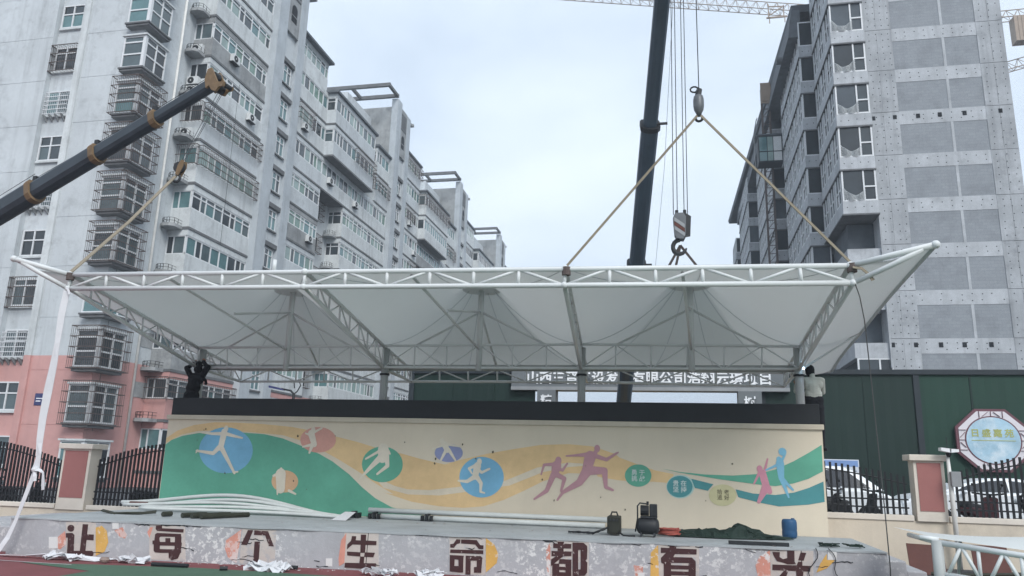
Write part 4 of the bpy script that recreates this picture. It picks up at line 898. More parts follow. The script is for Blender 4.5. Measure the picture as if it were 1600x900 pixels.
# ------------------------------------------------------------------ apartment row on the left
FH = 2.97
XW, XB, XT = -31.1, -29.66, -29.15      # wall plane, balcony plane, tower pilaster plane
LIP0 = 0.85
HALF = pi / 2
rb = random.Random(21)
def wallpart(bld, name, x0, x1, y0, y1, z0, z1, mat='wall_grey', lab=None):
    return MB().box(x0, x1, y0, y1, z0, z1).build(name, mat, bld, label=lab)
def two_tone(bld, name, x0, x1, y0, y1, z0, z1, zs=7.05, mat='wall_grey'):
    if z0 < zs:
        wallpart(bld, name, x0, x1, y0, y1, z0, min(z1, zs), 'wall_pink')
    if z1 > zs:
        wallpart(bld, name, x0, x1, y0, y1, max(z0, zs), z1, mat)
def railing_mesh():
    def mk():
        b = MB(); r = 0.013
        for z in (0.18, 0.36):
            b.path([(-0.42, -0.75, z), (-0.42, -0.2, z)], r, 5)
            b.path([(-0.42, -0.75, z), (-0.2, -0.92, z), (0.2, -0.92, z), (0.42, -0.75, z), (0.42, 0, z)], r, 5)
        for x, y in ((-0.42, -0.75), (-0.2, -0.92), (0, -0.92), (0.2, -0.92), (0.42, -0.75), (0.42, -0.4)):
            b.box(x - r, x + r, y - r, y + r, 0, 0.37)
        return b.mesh('railing', ['iron_dark'], Z3)
    return cached('railing', mk)
def ledge(bld, x, y, z):
    """Air-conditioner ledge: slab with a rounded front and a small iron railing."""
    def mk():
        b = MB().ring([[(-0.5, -0.8, -0.2), (-0.25, -1.0, -0.2), (0.25, -1.0, -0.2), (0.5, -0.8, -0.2), (0.5, 0, -0.2), (-0.5, 0, -0.2)], [(-0.5, -0.8, 0), (-0.25, -1.0, 0), (0.25, -1.0, 0), (0.5, -0.8, 0), (0.5, 0, 0), (-0.5, 0, 0)]])
        return b.mesh('ledge', ['wall_stain'], Z3)
    p = inst('ledge', cached('ledge', mk), bld, (x, y, z))
    sub('railing', railing_mesh(), p)
def ac_unit(x, y, z, rot, lab):
    R = Matrix.Rotation(rot, 3, 'Z'); o = Vector((x, y, z))
    t = thing('air_conditioner', lab, 'air conditioner', o, 'outdoor units on the apartment row')
    def bx(x0, x1, y0, y1, z0, z1): return MB().hexa([o + R @ Vector(v) for v in ((x0, y0, z0), (x1, y0, z0), (x1, y1, z0), (x0, y1, z0), (x0, y0, z1), (x1, y0, z1), (x1, y1, z1), (x0, y1, z1))])
    bx(-0.4, 0.4, -0.3, 0, 0.03, 0.58).build('casing', 'ac_white', t, bevel=0.02)
    g = MB().path([o + R @ Vector((-0.1, -0.30, 0.3)), o + R @ Vector((-0.1, -0.312, 0.3))], 0.23, 20).build('fan_grille', 'ac_dark', t)
    MB().path([o + R @ Vector((-0.1, -0.312, 0.3)), o + R @ Vector((-0.1, -0.325, 0.3))], 0.05, 10).build('fan_hub', 'ac_white', g)
    bx(-0.42, 0.42, -0.28, 0.0, -0.02, 0.03).build('bracket', 'iron_dark', t)
def strip(bld, y0, y1, zl, x=XB, wh=1.2, single=False, glass=None, cage=False, mat='wall_white', sill=1.32, front=False, fx0=XW, lintel=True):
    """One storey of an enclosed balcony facing the street: parapet with a dark slab lip, a strip of windows and a lintel."""
    m = 'wall_pink' if zl + 1.0 < 6.2 else (mat if rb.random() < 0.78 else ('wall_grey' if rb.random() < 0.6 else 'wall_stain'))
    p = MB().box(XW - 0.01, x, y0, y1, zl + 0.10, zl + sill).build('balcony', m, bld)
    MB().box(XW - 0.012, x + 0.05, y0 - (0.05 if front else 0), y1, zl - 0.06, zl + 0.10).build('slab_lip', 'slab_dark', p)
    MB().box(XW - 0.01, x - 0.004, y0 + 0.003, y1 - 0.003, zl + sill + wh, zl + FH - 0.062).build('lintel', m, p)
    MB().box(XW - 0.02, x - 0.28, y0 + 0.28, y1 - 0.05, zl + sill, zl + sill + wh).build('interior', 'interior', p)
    L = y1 - y0; n = max(2, round(L / 0.85))
    cols = [0.62 if rb.random() < 0.35 else 1.0 for _ in range(n)]
    window(bld, (x - 0.08, (y0 + y1) / 2, zl + sill), HALF, L - 0.02, wh, cols, (0.72,) if rb.random() < 0.3 and not single else (), 0.085, 'white_frame', glass, single, rb)
    if front:
        w = (x - 0.14) - fx0
        window(bld, (fx0 + w / 2, y0 + 0.07, zl + sill), 0, w, wh, [0.7, 1.2], (0.7,) if rb.random() < 0.5 and not single else (), 0.06, 'white_frame', ['glass_black', 'glass_dark', 'glass_mid'] if rb.random() < 0.7 else ['glass_teal'], single, rb)
    if cage:
        inst('window_cage', cage_mesh(L, wh + 0.1, 0.32, 'rust_bar', 0.2, 3), bld, (x + 0.0, (y0 + y1) / 2, zl + sill - 0.05), HALF)
        if front:
            inst('window_cage', cage_mesh(x - fx0 + 0.1, wh + 0.1, 0.3, 'rust_bar', 0.13, 2), bld, ((x + fx0) / 2, y0, zl + sill - 0.05), 0)
def tower(bld, y, ztop, single, arch=True):
    """Stair tower: two tall pilasters, recessed landing windows under little hoods, pergola frame on top."""
    ya, yb, yc, yd = y, y + 1.3, y + 3.15, y + 4.25
    MB().box(XB - 0.2, XT, ya, yb, 0, ztop).build('pilaster', 'pilaster', bld)
    MB().box(XB - 0.2, XT - 0.03, yc, yd, 0, ztop - 0.6).build('pilaster', 'pilaster', bld)
    MB().box(XW - 4.5, XB - 0.2, ya + 0.05, yd - 0.05, 0, ztop - 0.9).build('tower_block', 'wall_stain', bld)
    MB().box(XB - 0.2, XT - 0.32, yb, yc, 0, ztop - 0.3).build('stair_wall', 'wall_white' if single else 'wall_grey', bld)
    zt = ztop - 6.6
    MB().box(XT - 0.32, XT - 0.08, yb, yc, zt + 0.6, ztop - 0.5).build('tower_panel', 'wall_stain', bld)
    for k in range(13):
        z = 3.6 + FH * k
        if z > zt - 1.2: break
        window(bld, (XT - 0.32 + 0.03, (yb + yc) / 2 + 0.1, z), HALF, 1.15, 1.5, 2, (0.68,), 0.07, 'white_frame', ['glass_dark', 'glass_mid', 'glass_teal'], single, rb)
        MB().box(XT - 0.32, XT - 0.08, yb + 0.0, yc - 0.0, z + 1.62, z + 1.95).build('window_hood', 'slab_dark', bld)
        MB().box(XT - 0.32, XT - 0.18, yb + 0.3, yc - 0.1, z - 0.12, z - 0.01).build('sill', 'slab_dark', bld)
    if arch:
        c = Vector((XT - 0.075, (yb + yc) / 2, zt + 1.6))
        pts = [c + Vector((0, -0.42, 0)), c + Vector((0, 0.42, 0)), c + Vector((0, 0.42, 1.1))] + [c + Vector((0, 0.42 * math.cos(t * pi / 8), 1.1 + 0.42 * math.sin(t * pi / 8))) for t in range(1, 8)] + [c + Vector((0, -0.42, 1.1))]
        a = MB().prism(pts, (0.012, 0, 0)).build('arched_opening', 'hole', bld)
        MB().box(XT - 0.062, XT - 0.045, c.y - 0.42, c.y + 0.42, c.z + 0.5, c.z + 0.58).build('crossbar', 'wall_stain', a)
        for q in range(6):
            MB().box(XT - 0.08, XT - 0.03, yb + 0.15, yc - 0.15, ztop - 2.9 + q * 0.34, ztop - 2.76 + q * 0.34).build('louvre', 'slab_dark', bld)
    # pergola
    z = ztop - 0.9
    for y_ in (ya - 2.6, ya - 0.1):
        MB().box(XW - 5.5, XT + 0.05, y_ - 0.16, y_ + 0.16, z + 1.0, z + 1.36).build('pergola_beam', 'slab_dark', bld)
    for x_ in (XW - 5.4, XW - 2.4, XT - 0.1):
        MB().box(x_ - 0.16, x_ + 0.14, ya - 2.44, ya - 0.26, z + 1.04, z + 1.32).build('pergola_beam', 'slab_dark', bld)
    MB().box(XW - 5.5, XT - 0.2, yd + 1.3, yd + 1.6, z + 0.2, z + 0.5).build('pergola_beam', 'wall_stain', bld)
    for x_ in (XT - 0.5, XW - 3):
        MB().box(x_ - 0.15, x_ + 0.15, yd, yd + 1.3, z + 0.22, z + 0.48).build('pergola_beam', 'wall_stain', bld)
def lips(k0, k1): return [(k, LIP0 + FH * k) for k in range(k0, k1)]
# ---- nearest unit with the gable
B1 = thing('apartment_building', 'nearest unit of the grey apartment row with pink base and caged corner bays', 'building', (-36, 45, 0), 'units of the apartment row')
YG = 36.0
two_tone(B1, 'gable_wall', -56, -37.65, YG + 0.02, YG + 6, 0, 37.5)
two_tone(B1, 'recess_wall', -37.649, -35.6, YG + 0.37, YG + 6, 0, 37.5)
two_tone(B1, 'pilaster', -35.6, -35.15, YG - 0.12, YG + 6, 0, 37.5, mat='wall_white')
two_tone(B1, 'gable_core', -35.2, XW, YG + 0.02, 57.3, 0, 36.2)
for k in range(13):
    z0, z1 = 0.3 + FH * (k - 1) + 0.012, 0.3 + FH * k - 0.012
    if k == 0: z0 = 0.0
    for x0, x1 in ((-56, -37.65), (-35.2, XW)):
        if z0 < 7.05 < z1:
            MB().box(x0, x1, YG, YG + 0.02, z0, 7.05).build('wall_panel', 'wall_pink', B1)
            MB().box(x0, x1, YG, YG + 0.02, 7.05, z1).build('wall_panel', 'wall_grey', B1)
        else:
            MB().box(x0, x1, YG, YG + 0.02, z0, z1).build('wall_panel', 'wall_pink' if z1 < 7.05 else 'wall_grey', B1)
caged = {2, 1, 4, 5, 6, 7}
for k in range(0, 12):
    z = 0.3 + FH * k + 0.12
    if k == 0: z = 0.55
    x0, x1, y0, y1, h = -32.05, -30.55, 35.55, 37.5, (2.05 if k else 1.9)
    g = ['glass_dark', 'glass_teal', 'glass_mid', 'glass_dark', 'glass_black', 'glass_mid'] if k < 9 else ['glass_teal', 'glass_pale', 'glass_mid']
    if k == 3: g = ['glass_teal', 'glass_green']
    sl = MB().box(x0 - 0.08, x1 + 0.1, y0 - 0.1, y1 + 0.08, z - 0.1, z).box(x0 - 0.03, x1 + 0.03, y0 - 0.03, y1 + 0.03, z - 0.24, z - 0.1).build('bay_slab', 'slab_dark', B1)
    MB().box(x0 - 0.08, x1 + 0.1, y0 - 0.1, y1 + 0.08, z + h, z + h + 0.1).build('bay_roof', 'wall_white', sl)
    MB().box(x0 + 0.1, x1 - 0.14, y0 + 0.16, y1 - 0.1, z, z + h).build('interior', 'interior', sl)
    MB().box(x1 - 0.1, x1 + 0.01, y0 - 0.01, y0 + 0.1, z, z + h).build('corner_post', 'white_frame', sl)
    window(B1, ((x0 + x1) / 2 - 0.05, y0 + 0.05, z), 0, x1 - x0 - 0.11, h, 1, (0.42, 0.8), 0.09, 'white_frame', g, False, rb)
    window(B1, (x1 - 0.05, (y0 + y1) / 2 + 0.05, z), HALF, y1 - y0 - 0.11, h, 2, (0.42, 0.8), 0.09, 'white_frame', g, False, rb)
    if k in caged:
        inst('window_cage', cage_mesh(1.75, 2.3, 0.42, 'rust_bar', 0.12, 4), B1, ((x0 + x1) / 2 + 0.1, y0 - 0.0, z - 0.1), 0)
        inst('window_cage', cage_mesh(2.3, 2.3, 0.42, 'rust_bar', 0.16, 4), B1, (x1, (y0 + y1) / 2 - 0.15, z - 0.1), HALF)
    # windows in the recess of the gable
    zr = 0.3 + FH * k + 0.75
    xc = -36.72
    kind = {10: 'grid', 9: 'plain', 8: 'cage', 7: 'grid', 6: 'plain', 5: 'grid', 4: 'plain', 3: 'cage', 2: 'grid'}.get(k, 'plain')
    w = window(B1, (xc, YG + 0.32, zr), 0, 1.6, 1.6, 2, (0.6,) if kind != 'cage' else (0.75,), 0.08, 'white_frame', ['glass_dark', 'glass_mid', 'glass_teal', 'glass_black'], False, rb)
    MB().box(xc - 0.85, xc + 0.85, YG + 0.22, YG + 0.37, zr - 0.13, zr - 0.01).build('sill', 'wall_white', B1)
    if kind == 'cage':
        inst('window_cage', cage_mesh(1.8, 1.75, 0.35, 'rust_bar', 0.13, 3), B1, (xc, YG + 0.34, zr - 0.1), 0)
    elif kind == 'grid':
        inst('window_cage', cage_mesh(1.6, 1.4, 0.3, 'white_frame', 0.14, 5), B1, (xc + 0.05, YG + 0.34, zr), 0)
        for q in range(4):
            xx = xc - 0.7 + q * 0.42
            MB().prism([(xx, YG + 0.36, zr - 0.14), (xx, YG - 0.02, zr - 0.02), (xx, YG - 0.02, zr - 0.10), (xx, YG + 0.36, zr - 0.45)], (0.07, 0, 0)).build('bracket', 'wall_stain', B1)
    # windows far left on the gable
    if k % 2 == 0 or k < 3:
        window(B1, (-43.0, YG - 0.02, zr), 0, 1.3, 1.4, 2, (0.7,), 0.08, 'white_frame', None, False, rb)
MB().path([(XW + 0.07, 39.24, 0), (XW + 0.07, 39.24, 36.2)], 0.08, 10).build('drain_pipe', 'pipe_white', B1, smooth=True)
MB().box(XW - 0.02, XW + 0.02, 36.6, 36.62, 3, 36).build('wall_seam', 'slab_dark', B1)
# flats A (beside the gable)
for k, z in lips(0, 12):
    if k == 0:
        two_tone(B1, 'balcony', XW - 0.01, XB, 40.5, 47.3, 0, LIP0 - 0.06)
    strip(B1, 40.5, 47.3, z, cage=k in (1, 6, 7), front=True, glass=['glass_teal', 'glass_pale', 'glass_mid', 'glass_dark', 'glass_green'] if k > 5 else ['glass_dark', 'glass_mid', 'glass_black', 'glass_teal'])
    if k > 0:
        ledge(B1, XW + 0.52, 40.5, z + 0.10)
        if k < 4: MB().box(XW, XW + 0.03, 39.4, 40.49, z + 1.3, z + 2.2).build('side_panel', 'wall_stain', B1)
tower(B1, 47.3, 40.6, False)
for k, z in lips(0, 12):
    if k == 0:
        two_tone(B1, 'balcony', XW - 0.01, XB, 51.55, 57.3, 0, LIP0 - 0.06)
    if z + FH > 37.2: continue
    strip(B1, 51.55, 57.3, z, x=XB - (0.25 if k == 11 else 0), glass=['glass_teal', 'glass_pale', 'glass_green', 'glass_pale', 'glass_dark'], cage=False)
MB().box(XW - 6, XB + 0.2, 51.55, 57.5, 36.35, 36.55).build('roof_slab', 'roof_dark', B1)
MB().box(-56, XW + 0.1, YG - 0.1, 47.2, 36.4, 37.9).build('parapet', 'wall_grey', B1)
# ---- units behind
def unit(j):
    d = 25.0 * j; far = j >= 1
    lab = ['second unit of the grey apartment row, with an open recess under a bridging storey', 'third unit of the grey apartment row, with a dark caged penthouse', 'fourth unit of the apartment row, showing just above the canopy'][j]
    B = thing('apartment_building', lab, 'building', (-34, 65 + d, 0), 'units of the apartment row')
    two_tone(B, 'core_wall', XW - 10, XW, 57.3 + d, 82.3 + d - (0.01), 0, 34.6)
    for k, z in lips(0, 12):
        lowest = k == 0
        if lowest:
            two_tone(B, 'balcony', XW - 0.01, XB, 62.0 + d, 72.3 + d, 0, LIP0 - 0.06)
        gl = ['glass_teal', 'glass_pale', 'glass_green', 'glass_pale', 'glass_mid', 'glass_dark']
        if k <= 7:
            strip(B, 62.0 + d, 72.3 + d, z, front=True, single=far, glass=gl)
            if k > 0: ledge(B, XW + 0.52, 62.0 + d, z + 0.10)
            # caged windows deep in the recess
            window(B, (XW + 0.02, 59.6 + d, z + 1.1), HALF, 1.6, 1.4, 2, (), 0.07, 'white_frame', ['glass_dark', 'glass_black'], far, rb)
            inst('window_cage', cage_mesh(1.9, 1.6, 0.4, 'rust_bar', 0.2, 3), B, (XW, 59.6 + d, z + 1.0), HALF)
        elif k == 8:
            strip(B, 57.3 + d, 66.4 + d, z, front=False, single=far, glass=gl)
            strip(B, 66.42 + d, 72.3 + d, z, front=False, single=far, glass=gl)
        elif k <= 10:
            if k < 10 or True:
                strip(B, 57.3 + d, 66.3 + d, z + 0.0, x=XB + 0.85, front=True, fx0=XB - 0.5, single=far, glass=gl if k != 9 else ['glass_dark', 'glass_teal', 'glass_mid'], cage=(k == 10 and j == 1))
                if k == 9 and j == 0: inst('window_cage', cage_mesh(4.4, 1.35, 0.36, 'rust_bar', 0.2, 3), B, (XB + 0.85, 64.0, z + 1.26), HALF)
                if k in (9, 10): ledge(B, XB - 0.55, 57.3 + d, z + 0.10)
            if k <= 10:
                strip(B, 68.9 + d, 72.3 + d, z, front=True, single=far, glass=['glass_dark', 'glass_teal', 'glass_mid'], cage=(k == 9))
    ztop = LIP0 + FH * 11
    MB().box(XW - 6, XB + 1.05, 57.0 + d, 66.5 + d, ztop - 0.06, ztop + 0.14).build('roof_slab', 'roof_dark', B)
    MB().box(XW - 1.5, XB + 0.25, 68.7 + d, 72.3 + d, ztop - 0.02, ztop + 0.18).build('roof_slab', 'roof_dark', B)
    MB().box(XW - 5, XW - 1, 66 + d, 72.3 + d, 34.6, 38.4).build('roof_house', 'wall_grey', B)
    tower(B, 72.3 + d, 40.6, far)
    if j < 3:
        for k, z in lips(0, 12):
            if z + FH > 37.2: continue
            strip(B, 76.55 + d, 82.29 + d, z, single=far, glass=['glass_teal', 'glass_pale', 'glass_green', 'glass_pale', 'glass_dark'], cage=(k == 11 and j == 0))
        MB().box(XW - 6, XB + 0.2, 76.56 + d, 82.29 + d, 36.5, 36.7).build('roof_slab', 'roof_dark', B)
for j in range(3):
    unit(j)
ac_unit(XW + 0.55, 40.42, LIP0 + FH * 9 + 0.15, 0, 'white outdoor unit on the railed ledge third from the top beside the drain pipe')
ac_unit(XW + 0.55, 40.42, LIP0 + FH * 8 + 0.15, 0, 'lower of the two outdoor units behind the left crane boom head')
ac_unit(XW + 0.55, 40.42, LIP0 + FH * 8 + 0.80, 0, 'upper of the two outdoor units behind the left crane boom head')
ac_unit(XW + 0.55, 40.42, LIP0 + FH * 7 + 0.15, 0, 'outdoor unit on the ledge just right of the left crane boom')
ac_unit(XB + 0.02, 42.9, LIP0 + FH * 9 + 0.75, HALF, 'white outdoor unit hung on a bracket under balcony windows above the crane head')
ac_unit(XB + 0.02, 58.7, LIP0 + FH * 8 + 0.85, HALF, 'outdoor unit on the bridging storey of the second apartment unit')
ac_unit(XB + 0.02, 90.5, LIP0 + FH * 8 + 0.6, HALF, 'outdoor unit high on the third apartment unit')
for y, k, lab in ((45.6, 8, 'outdoor unit under the caged balcony windows left of the first stair tower'), (53.4, 9, 'outdoor unit high up just right of the first stair tower'), (55.8, 6, 'outdoor unit at mid height right of the first stair tower'), (64.2, 8, 'outdoor unit at the right end of the bridging storey'), (70.3, 6, 'outdoor unit on the second apartment unit beside its stair tower'), (79.0, 9, 'outdoor unit high up right of the second stair tower'), (81.0, 8, 'outdoor unit one storey lower right of the second stair tower'), (95.5, 7, 'outdoor unit low on the third apartment unit above the canopy')):
    ac_unit(XB + 0.02, y, LIP0 + FH * k + 0.62, HALF, lab)
for y0, k, w in ((52.2, 9, 2.6), (77.5, 9, 2.8), (79.6, 7, 2.4), (88.0, 9, 3.0), (103.0, 8, 3.0)):
    inst('window_cage', cage_mesh(w, 1.3, 0.34, 'rust_bar', 0.2, 3), B1 if y0 < 57 else bpy.data.objects['apartment_building.001'] if y0 < 82.3 else bpy.data.objects['apartment_building.002'], (XB, y0 + w / 2, LIP0 + FH * k + 1.27), HALF)
sg = thing('wall_sign', 'small blue address plate on the pink gable wall behind the white strap', 'sign', (-34.1, YG - 0.03, 4.3))
MB().box(-34.5, -33.75, YG - 0.03, YG - 0.003, 4.3, 4.95).build('plate', 'lamp_blue', sg)
MB().box(-34.4, -34.1, YG - 0.034, YG - 0.03, 4.5, 4.56).box(-34.4, -34.0, YG - 0.034, YG - 0.03, 4.65, 4.7).build('plate_marks', 'letter_white', sg)
# ------------------------------------------------------------------ unfinished building on the right
YR = 48.6
RB_ = thing('unfinished_building', 'unfinished concrete tower block with grey block infill and netted corner windows', 'building', (14, 60, 0))
FR = 2.9
XL, XP1, XP2, XP3, XR = 12.3, 13.97, 16.95, 18.92, 20.45
MB().box(XL, XR, YR + 0.05, YR + 14, 0, 60).build('core_wall', 'concrete', RB_)
MB().box(11.5, 13.96, YR + 14, YR + 60, 0, 40).build('core_wall', 'concrete', RB_)
rr = random.Random(5)
holes = MB()
def hole(x, y, z, r=0.038, face='-y'):
    pts = []
    for k in range(6):
        a = k * pi / 3
        pts.append((x + r * math.cos(a), y, z + r * math.sin(a)) if face == '-y' else (x, y - r * math.cos(a), z + r * math.sin(a)))
    holes.poly(pts)
def dots(x0, x1, z0, z1, y, nx, nz):
    for i in range(nx):
        for k in range(nz):
            if rr.random() < 0.9:
                hole(x0 + (x1 - x0) * (i + .5) / nx + rr.uniform(-.06, .06), y, z0 + (z1 - z0) * (k + .5) / nz + rr.uniform(-.05, .05))
for k in range(-2, 16):
    zt = 11.78 + FR * k; zb = zt - 2.0
    if zb < 0.2: continue
    for x0, x1 in ((XP1, XP2 - 0.08), (XP2 + 0.08, XP3)):
        MB().box(x0, x1, YR + 0.02, YR + 0.05, zb + 0.004, zt - 0.004).build('block_panel', 'block_infill', RB_)
    MB().box(XP2 - 0.08, XP2 + 0.08, YR + 0.0, YR + 0.05, zb + 0.003, zt - 0.003).build('infill_post', 'concrete_band', RB_)
    bm = MB().box(XP1, XP3, YR, YR + 0.05, zt, zt + FR - 2.0).build('beam', 'concrete_band', RB_)
    dots(XP1, XP3, zt + 0.1, zt + 0.8, YR - 0.002, 9, 2)
    MB().box(XL, XP1, YR - 0.02, YR + 0.05, zt - 2.0 + 0.01, zt + 0.88).build('column_lift', 'concrete', RB_)
    dots(XL + 0.1, XP1, zt - 1.9, zt + 0.8, YR - 0.022, 4, 6)
    MB().box(XP3, XR, YR - 0.015, YR + 0.05, zt - 2.0 + 0.01, zt + 0.88).build('column_lift', 'concrete', RB_)
    dots(XP3 + 0.05, XR, zt - 1.9, zt + 0.8, YR - 0.017, 3, 6)
    for x in (XL + 0.75, XP3 + 0.75):
        MB().box(x, x + 0.012, YR - 0.024, YR - 0.01, zt - 1.9, zt + 0.8).build('form_joint', 'slab_dark', RB_)
    if k in (4, -1):
        for x in (12.35, 13.6, 14.95, 16.2, 17.6, 19.6)[: 6 if k == 4 else 5]:
            MB().box(x, x + 0.22, YR - 0.03, YR + 0.02, zt + 0.38, zt + 0.66).build('pocket', 'hole', RB_)
# corner bay block with glazed corner windows
X1, X1R, Y1, Y1B = 10.15, 12.2, 48.0, 54.3
WS = [18.25 + FR * k for k in range(0, 9)]
def net(parent, x0, x1, y, z, seed):
    b = MB(); r2 = random.Random(seed); nx, nz = 11, 7; r = 0.008
    sl = r2.uniform(-0.25, 0.25)
    P = [[Vector((x0 + (x1 - x0) * i / nx, y - 0.05 * math.sin(i * 1.3 + seed), z + 0.03 + (0.75 + sl * (i / nx - .5) - 0.42 * math.sin(pi * i / nx)) * (k / nz) + 0.015 * math.sin(3 * i + k))) for k in range(nz + 1)] for i in range(nx + 1)]
    for i in range(nx):
        for k in range(nz):
            b.bar(P[i][k], P[i + 1][k + 1], r * 2, r * 2); b.bar(P[i + 1][k], P[i][k + 1], r * 2, r * 2)
        b.bar(P[i][nz], P[i + 1][nz], 0.025, 0.025)
    b.build('safety_net', 'net', parent)
SIDE = -HALF
def bay(x, xr, y0, y1, levels, h, front_cols, nside, netted=False, glass=None):
    for k, z in enumerate(levels):
        bd = MB().box(x, xr, y0, y1, z - (FR - h), z).build('spandrel', 'concrete_band', RB_)
        MB().box(x - 0.06, xr + 0.02, y0 - 0.06, y1, z - (FR - h) - 0.10, z - (FR - h) + 0.0).build('drip_edge', 'slab_dark', bd)
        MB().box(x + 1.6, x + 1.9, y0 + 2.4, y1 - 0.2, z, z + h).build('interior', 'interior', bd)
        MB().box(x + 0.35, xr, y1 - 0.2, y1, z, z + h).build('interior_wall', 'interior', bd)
        for xx in (x + 0.25, x + 0.7, x + 1.2, x + 1.65):
            if xx < xr - 0.2 and z - 0.5 > 0: hole(xx, y0 - 0.002, z - 0.42 + rr.uniform(-.05, .05))
        w = xr - x
        window(RB_, ((x + xr) / 2, y0 + 0.06, z), 0, w - 0.06, h, front_cols, (), 0.09, 'white_frame', glass or ['glass_black', 'glass_dark', 'glass_black', 'interior'], False, rr)
        if netted and k < 8:
            net(RB_, x + 0.1, x + w * 0.66, y0 - 0.02, z, k + 3)
        L = y1 - y0; n = nside
        for s in range(n):
            yc = y0 + L * (s + .5) / n + 0.05
            window(RB_, (x + 0.06, yc, z), SIDE, L / n * 0.72, h, 2, (0.45,), 0.09, 'white_frame', ['glass_black', 'glass_dark', 'interior', 'glass_mid'], False, rr)
            MB().box(x + 0.01, x + 0.3, y0 + L * (s + 1) / n - L / n * 0.12, y0 + L * (s + 1) / n + (L / n * 0.1 if s < n - 1 else -0.01), z, z + h).build('mullion_wall', 'concrete', bd)
bay(X1, X1R, Y1, Y1B, WS, 2.08, [1.75, 1.0], 3, True)
for k in range(len(WS)):
    z = WS[k]
    MB().box(X1 + (X1R - X1) * 0.64, X1R - 0.05, Y1 + 0.0, Y1 + 0.1, z + 0.88, z + 0.97).build('transom', 'white_frame', RB_)
MB().box(X1R, XL + 0.001, Y1 + 0.25, Y1B, 8, 60).build('return_wall', 'concrete', RB_)
# lower storeys of the corner: recessed openings
for z, h in ((15.3, 1.95), (12.4, 2.0), (9.5, 2.0), (6.6, 2.0), (3.7, 2.0)):
    MB().box(X1 + 0.15, X1R + 0.1, Y1 + 0.4, Y1B, z - 0.9, z).build('spandrel', 'concrete_band', RB_)
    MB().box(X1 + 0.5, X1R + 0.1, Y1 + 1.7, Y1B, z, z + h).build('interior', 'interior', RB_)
    if z < 9:
        window(RB_, ((X1 + X1R) / 2 + 0.2, Y1 + 0.46, z), 0, 1.95, h, [1.7, 1.0], (), 0.09, 'white_frame', ['glass_dark', 'glass_black'], False, rr)
# blocks stepping out behind the corner bay
def block(x, xr, y0, y1, z0, z1, nside, colsf):
    lv = [18.25 + FR * k for k in range(-5, 9) if z0 < 18.25 + FR * k < z1]
    bay(x, xr, y0, y1, lv, 2.0, colsf, nside)
block(9.25, 10.6, 54.5, 65.0, 4, 34, 5, [1.0])
block(8.75, 10.2, 69.0, 82.0, 4, 34, 6, [1.0])
block(8.1, 9.8, 86.0, 98.0, 4, 33, 5, [1.0])
block(7.75, 9.2, 100.0, 106.0, 4, 30, 3, [1.0])
for y0, y1 in ((65.0, 69.0), (82.0, 86.0), (98.0, 100.0)):
    for k in range(-5, 6):
        MB().box(9.7, 11.5, y0 + 0.01, y1 - 0.01, 17.4 + FR * k, 18.2 + FR * k).build('landing_slab', 'concrete', RB_)
    MB().box(10.9, 11.5, y0 + 0.01, y1 - 0.01, 0, 36).build('recess_wall', 'interior', RB_)
# long eave
ev = MB().hexa([(9.05, 55.0, 35.9), (11.5, 55.0, 35.9), (11.5, 106.5, 35.9), (7.45, 106.5, 35.9), (8.95, 54.8, 36.4), (11.5, 54.8, 36.4), (11.5, 106.8, 36.4), (7.35, 106.8, 36.4)])
ev.build('eave', 'roof_dark', RB_)
MB().hexa([(8.6, 54.6, 33.6), (9.5, 54.6, 33.6), (9.5, 100, 33.6), (8.0, 100, 33.6), (8.9, 54.6, 35.85), (9.5, 54.6, 35.85), (9.5, 100, 35.85), (8.2, 100, 35.85)]).build('eave_wall', 'roof_dark', RB_)
MB().path([(8.2, 58.5, 33.9), (9.3, 58.5, 33.9)], 0.3, 12).build('vent_pipe', 'slab_dark', RB_)
o = holes.build('tie_holes', 'hole', RB_); o['kind'] = 'stuff'
# hoist tower
HX, HY = 8.25, 67.0
ho = thing('construction_hoist', 'rust red hoist mast with a glazed cage climbing the unfinished building', 'hoist', (HX, HY, 0))
b = MB(); w = 0.65
for dx in (-w / 2, w / 2):
    for dy in (-w / 2, w / 2):
        b.box(HX + dx - 0.05, HX + dx + 0.05, HY + dy - 0.05, HY + dy + 0.05, 0, 36)
for i in range(48):
    z = i * 0.75
    b.bar((HX - w / 2, HY - w / 2, z), (HX + w / 2, HY - w / 2, z + 0.75), 0.05, 0.05); b.bar((HX - w / 2, HY - w / 2, z + .75), (HX + w / 2, HY - w / 2, z + 0.75), 0.05, 0.05)
    b.bar((HX - w / 2, HY - w / 2, z + .75), (HX - w / 2, HY + w / 2, z), 0.05, 0.05)
b.build('mast', 'rust_bar', ho)
cg = MB().box(HX - 1.0, HX + 1.0, HY - 1.9, HY - 0.5, 28.0, 30.5).build('cage', 'hoarding_post', ho)
for i, (x0, x1) in enumerate(((-0.92, -0.3), (-0.24, 0.2), (0.26, 0.92))):
    for z0, z1 in ((28.15, 28.95), (29.05, 30.35)):
        MB().box(HX + x0, HX + x1, HY - 1.93, HY - 1.9, z0, z1).build('pane', ('glass_teal', 'glass_pale', 'ac_white')[i], cg)
MB().box(HX - 1.1, HX + 1.1, HY - 2.0, HY - 0.4, 30.5, 30.62).build('cage_roof', 'roof_dark', cg)
MB().box(HX - 0.45, HX + 0.45, HY - 0.6, HY - 0.5, 34.2, 36.2).box(HX - 0.35, HX + 0.35, HY - 0.66, HY - 0.6, 34.4, 34.6).build('mast_head', 'jib_tan', ho)
MB().path([(HX - 1.2, HY - 1, 28), (HX - 1.25, HY - 1, 31), (HX - 1.0, HY - 1, 32.3), (HX - 0.9, HY - 1, 32.6)], 0.05, 6).build('cable_guide', 'jib_grey', ho)
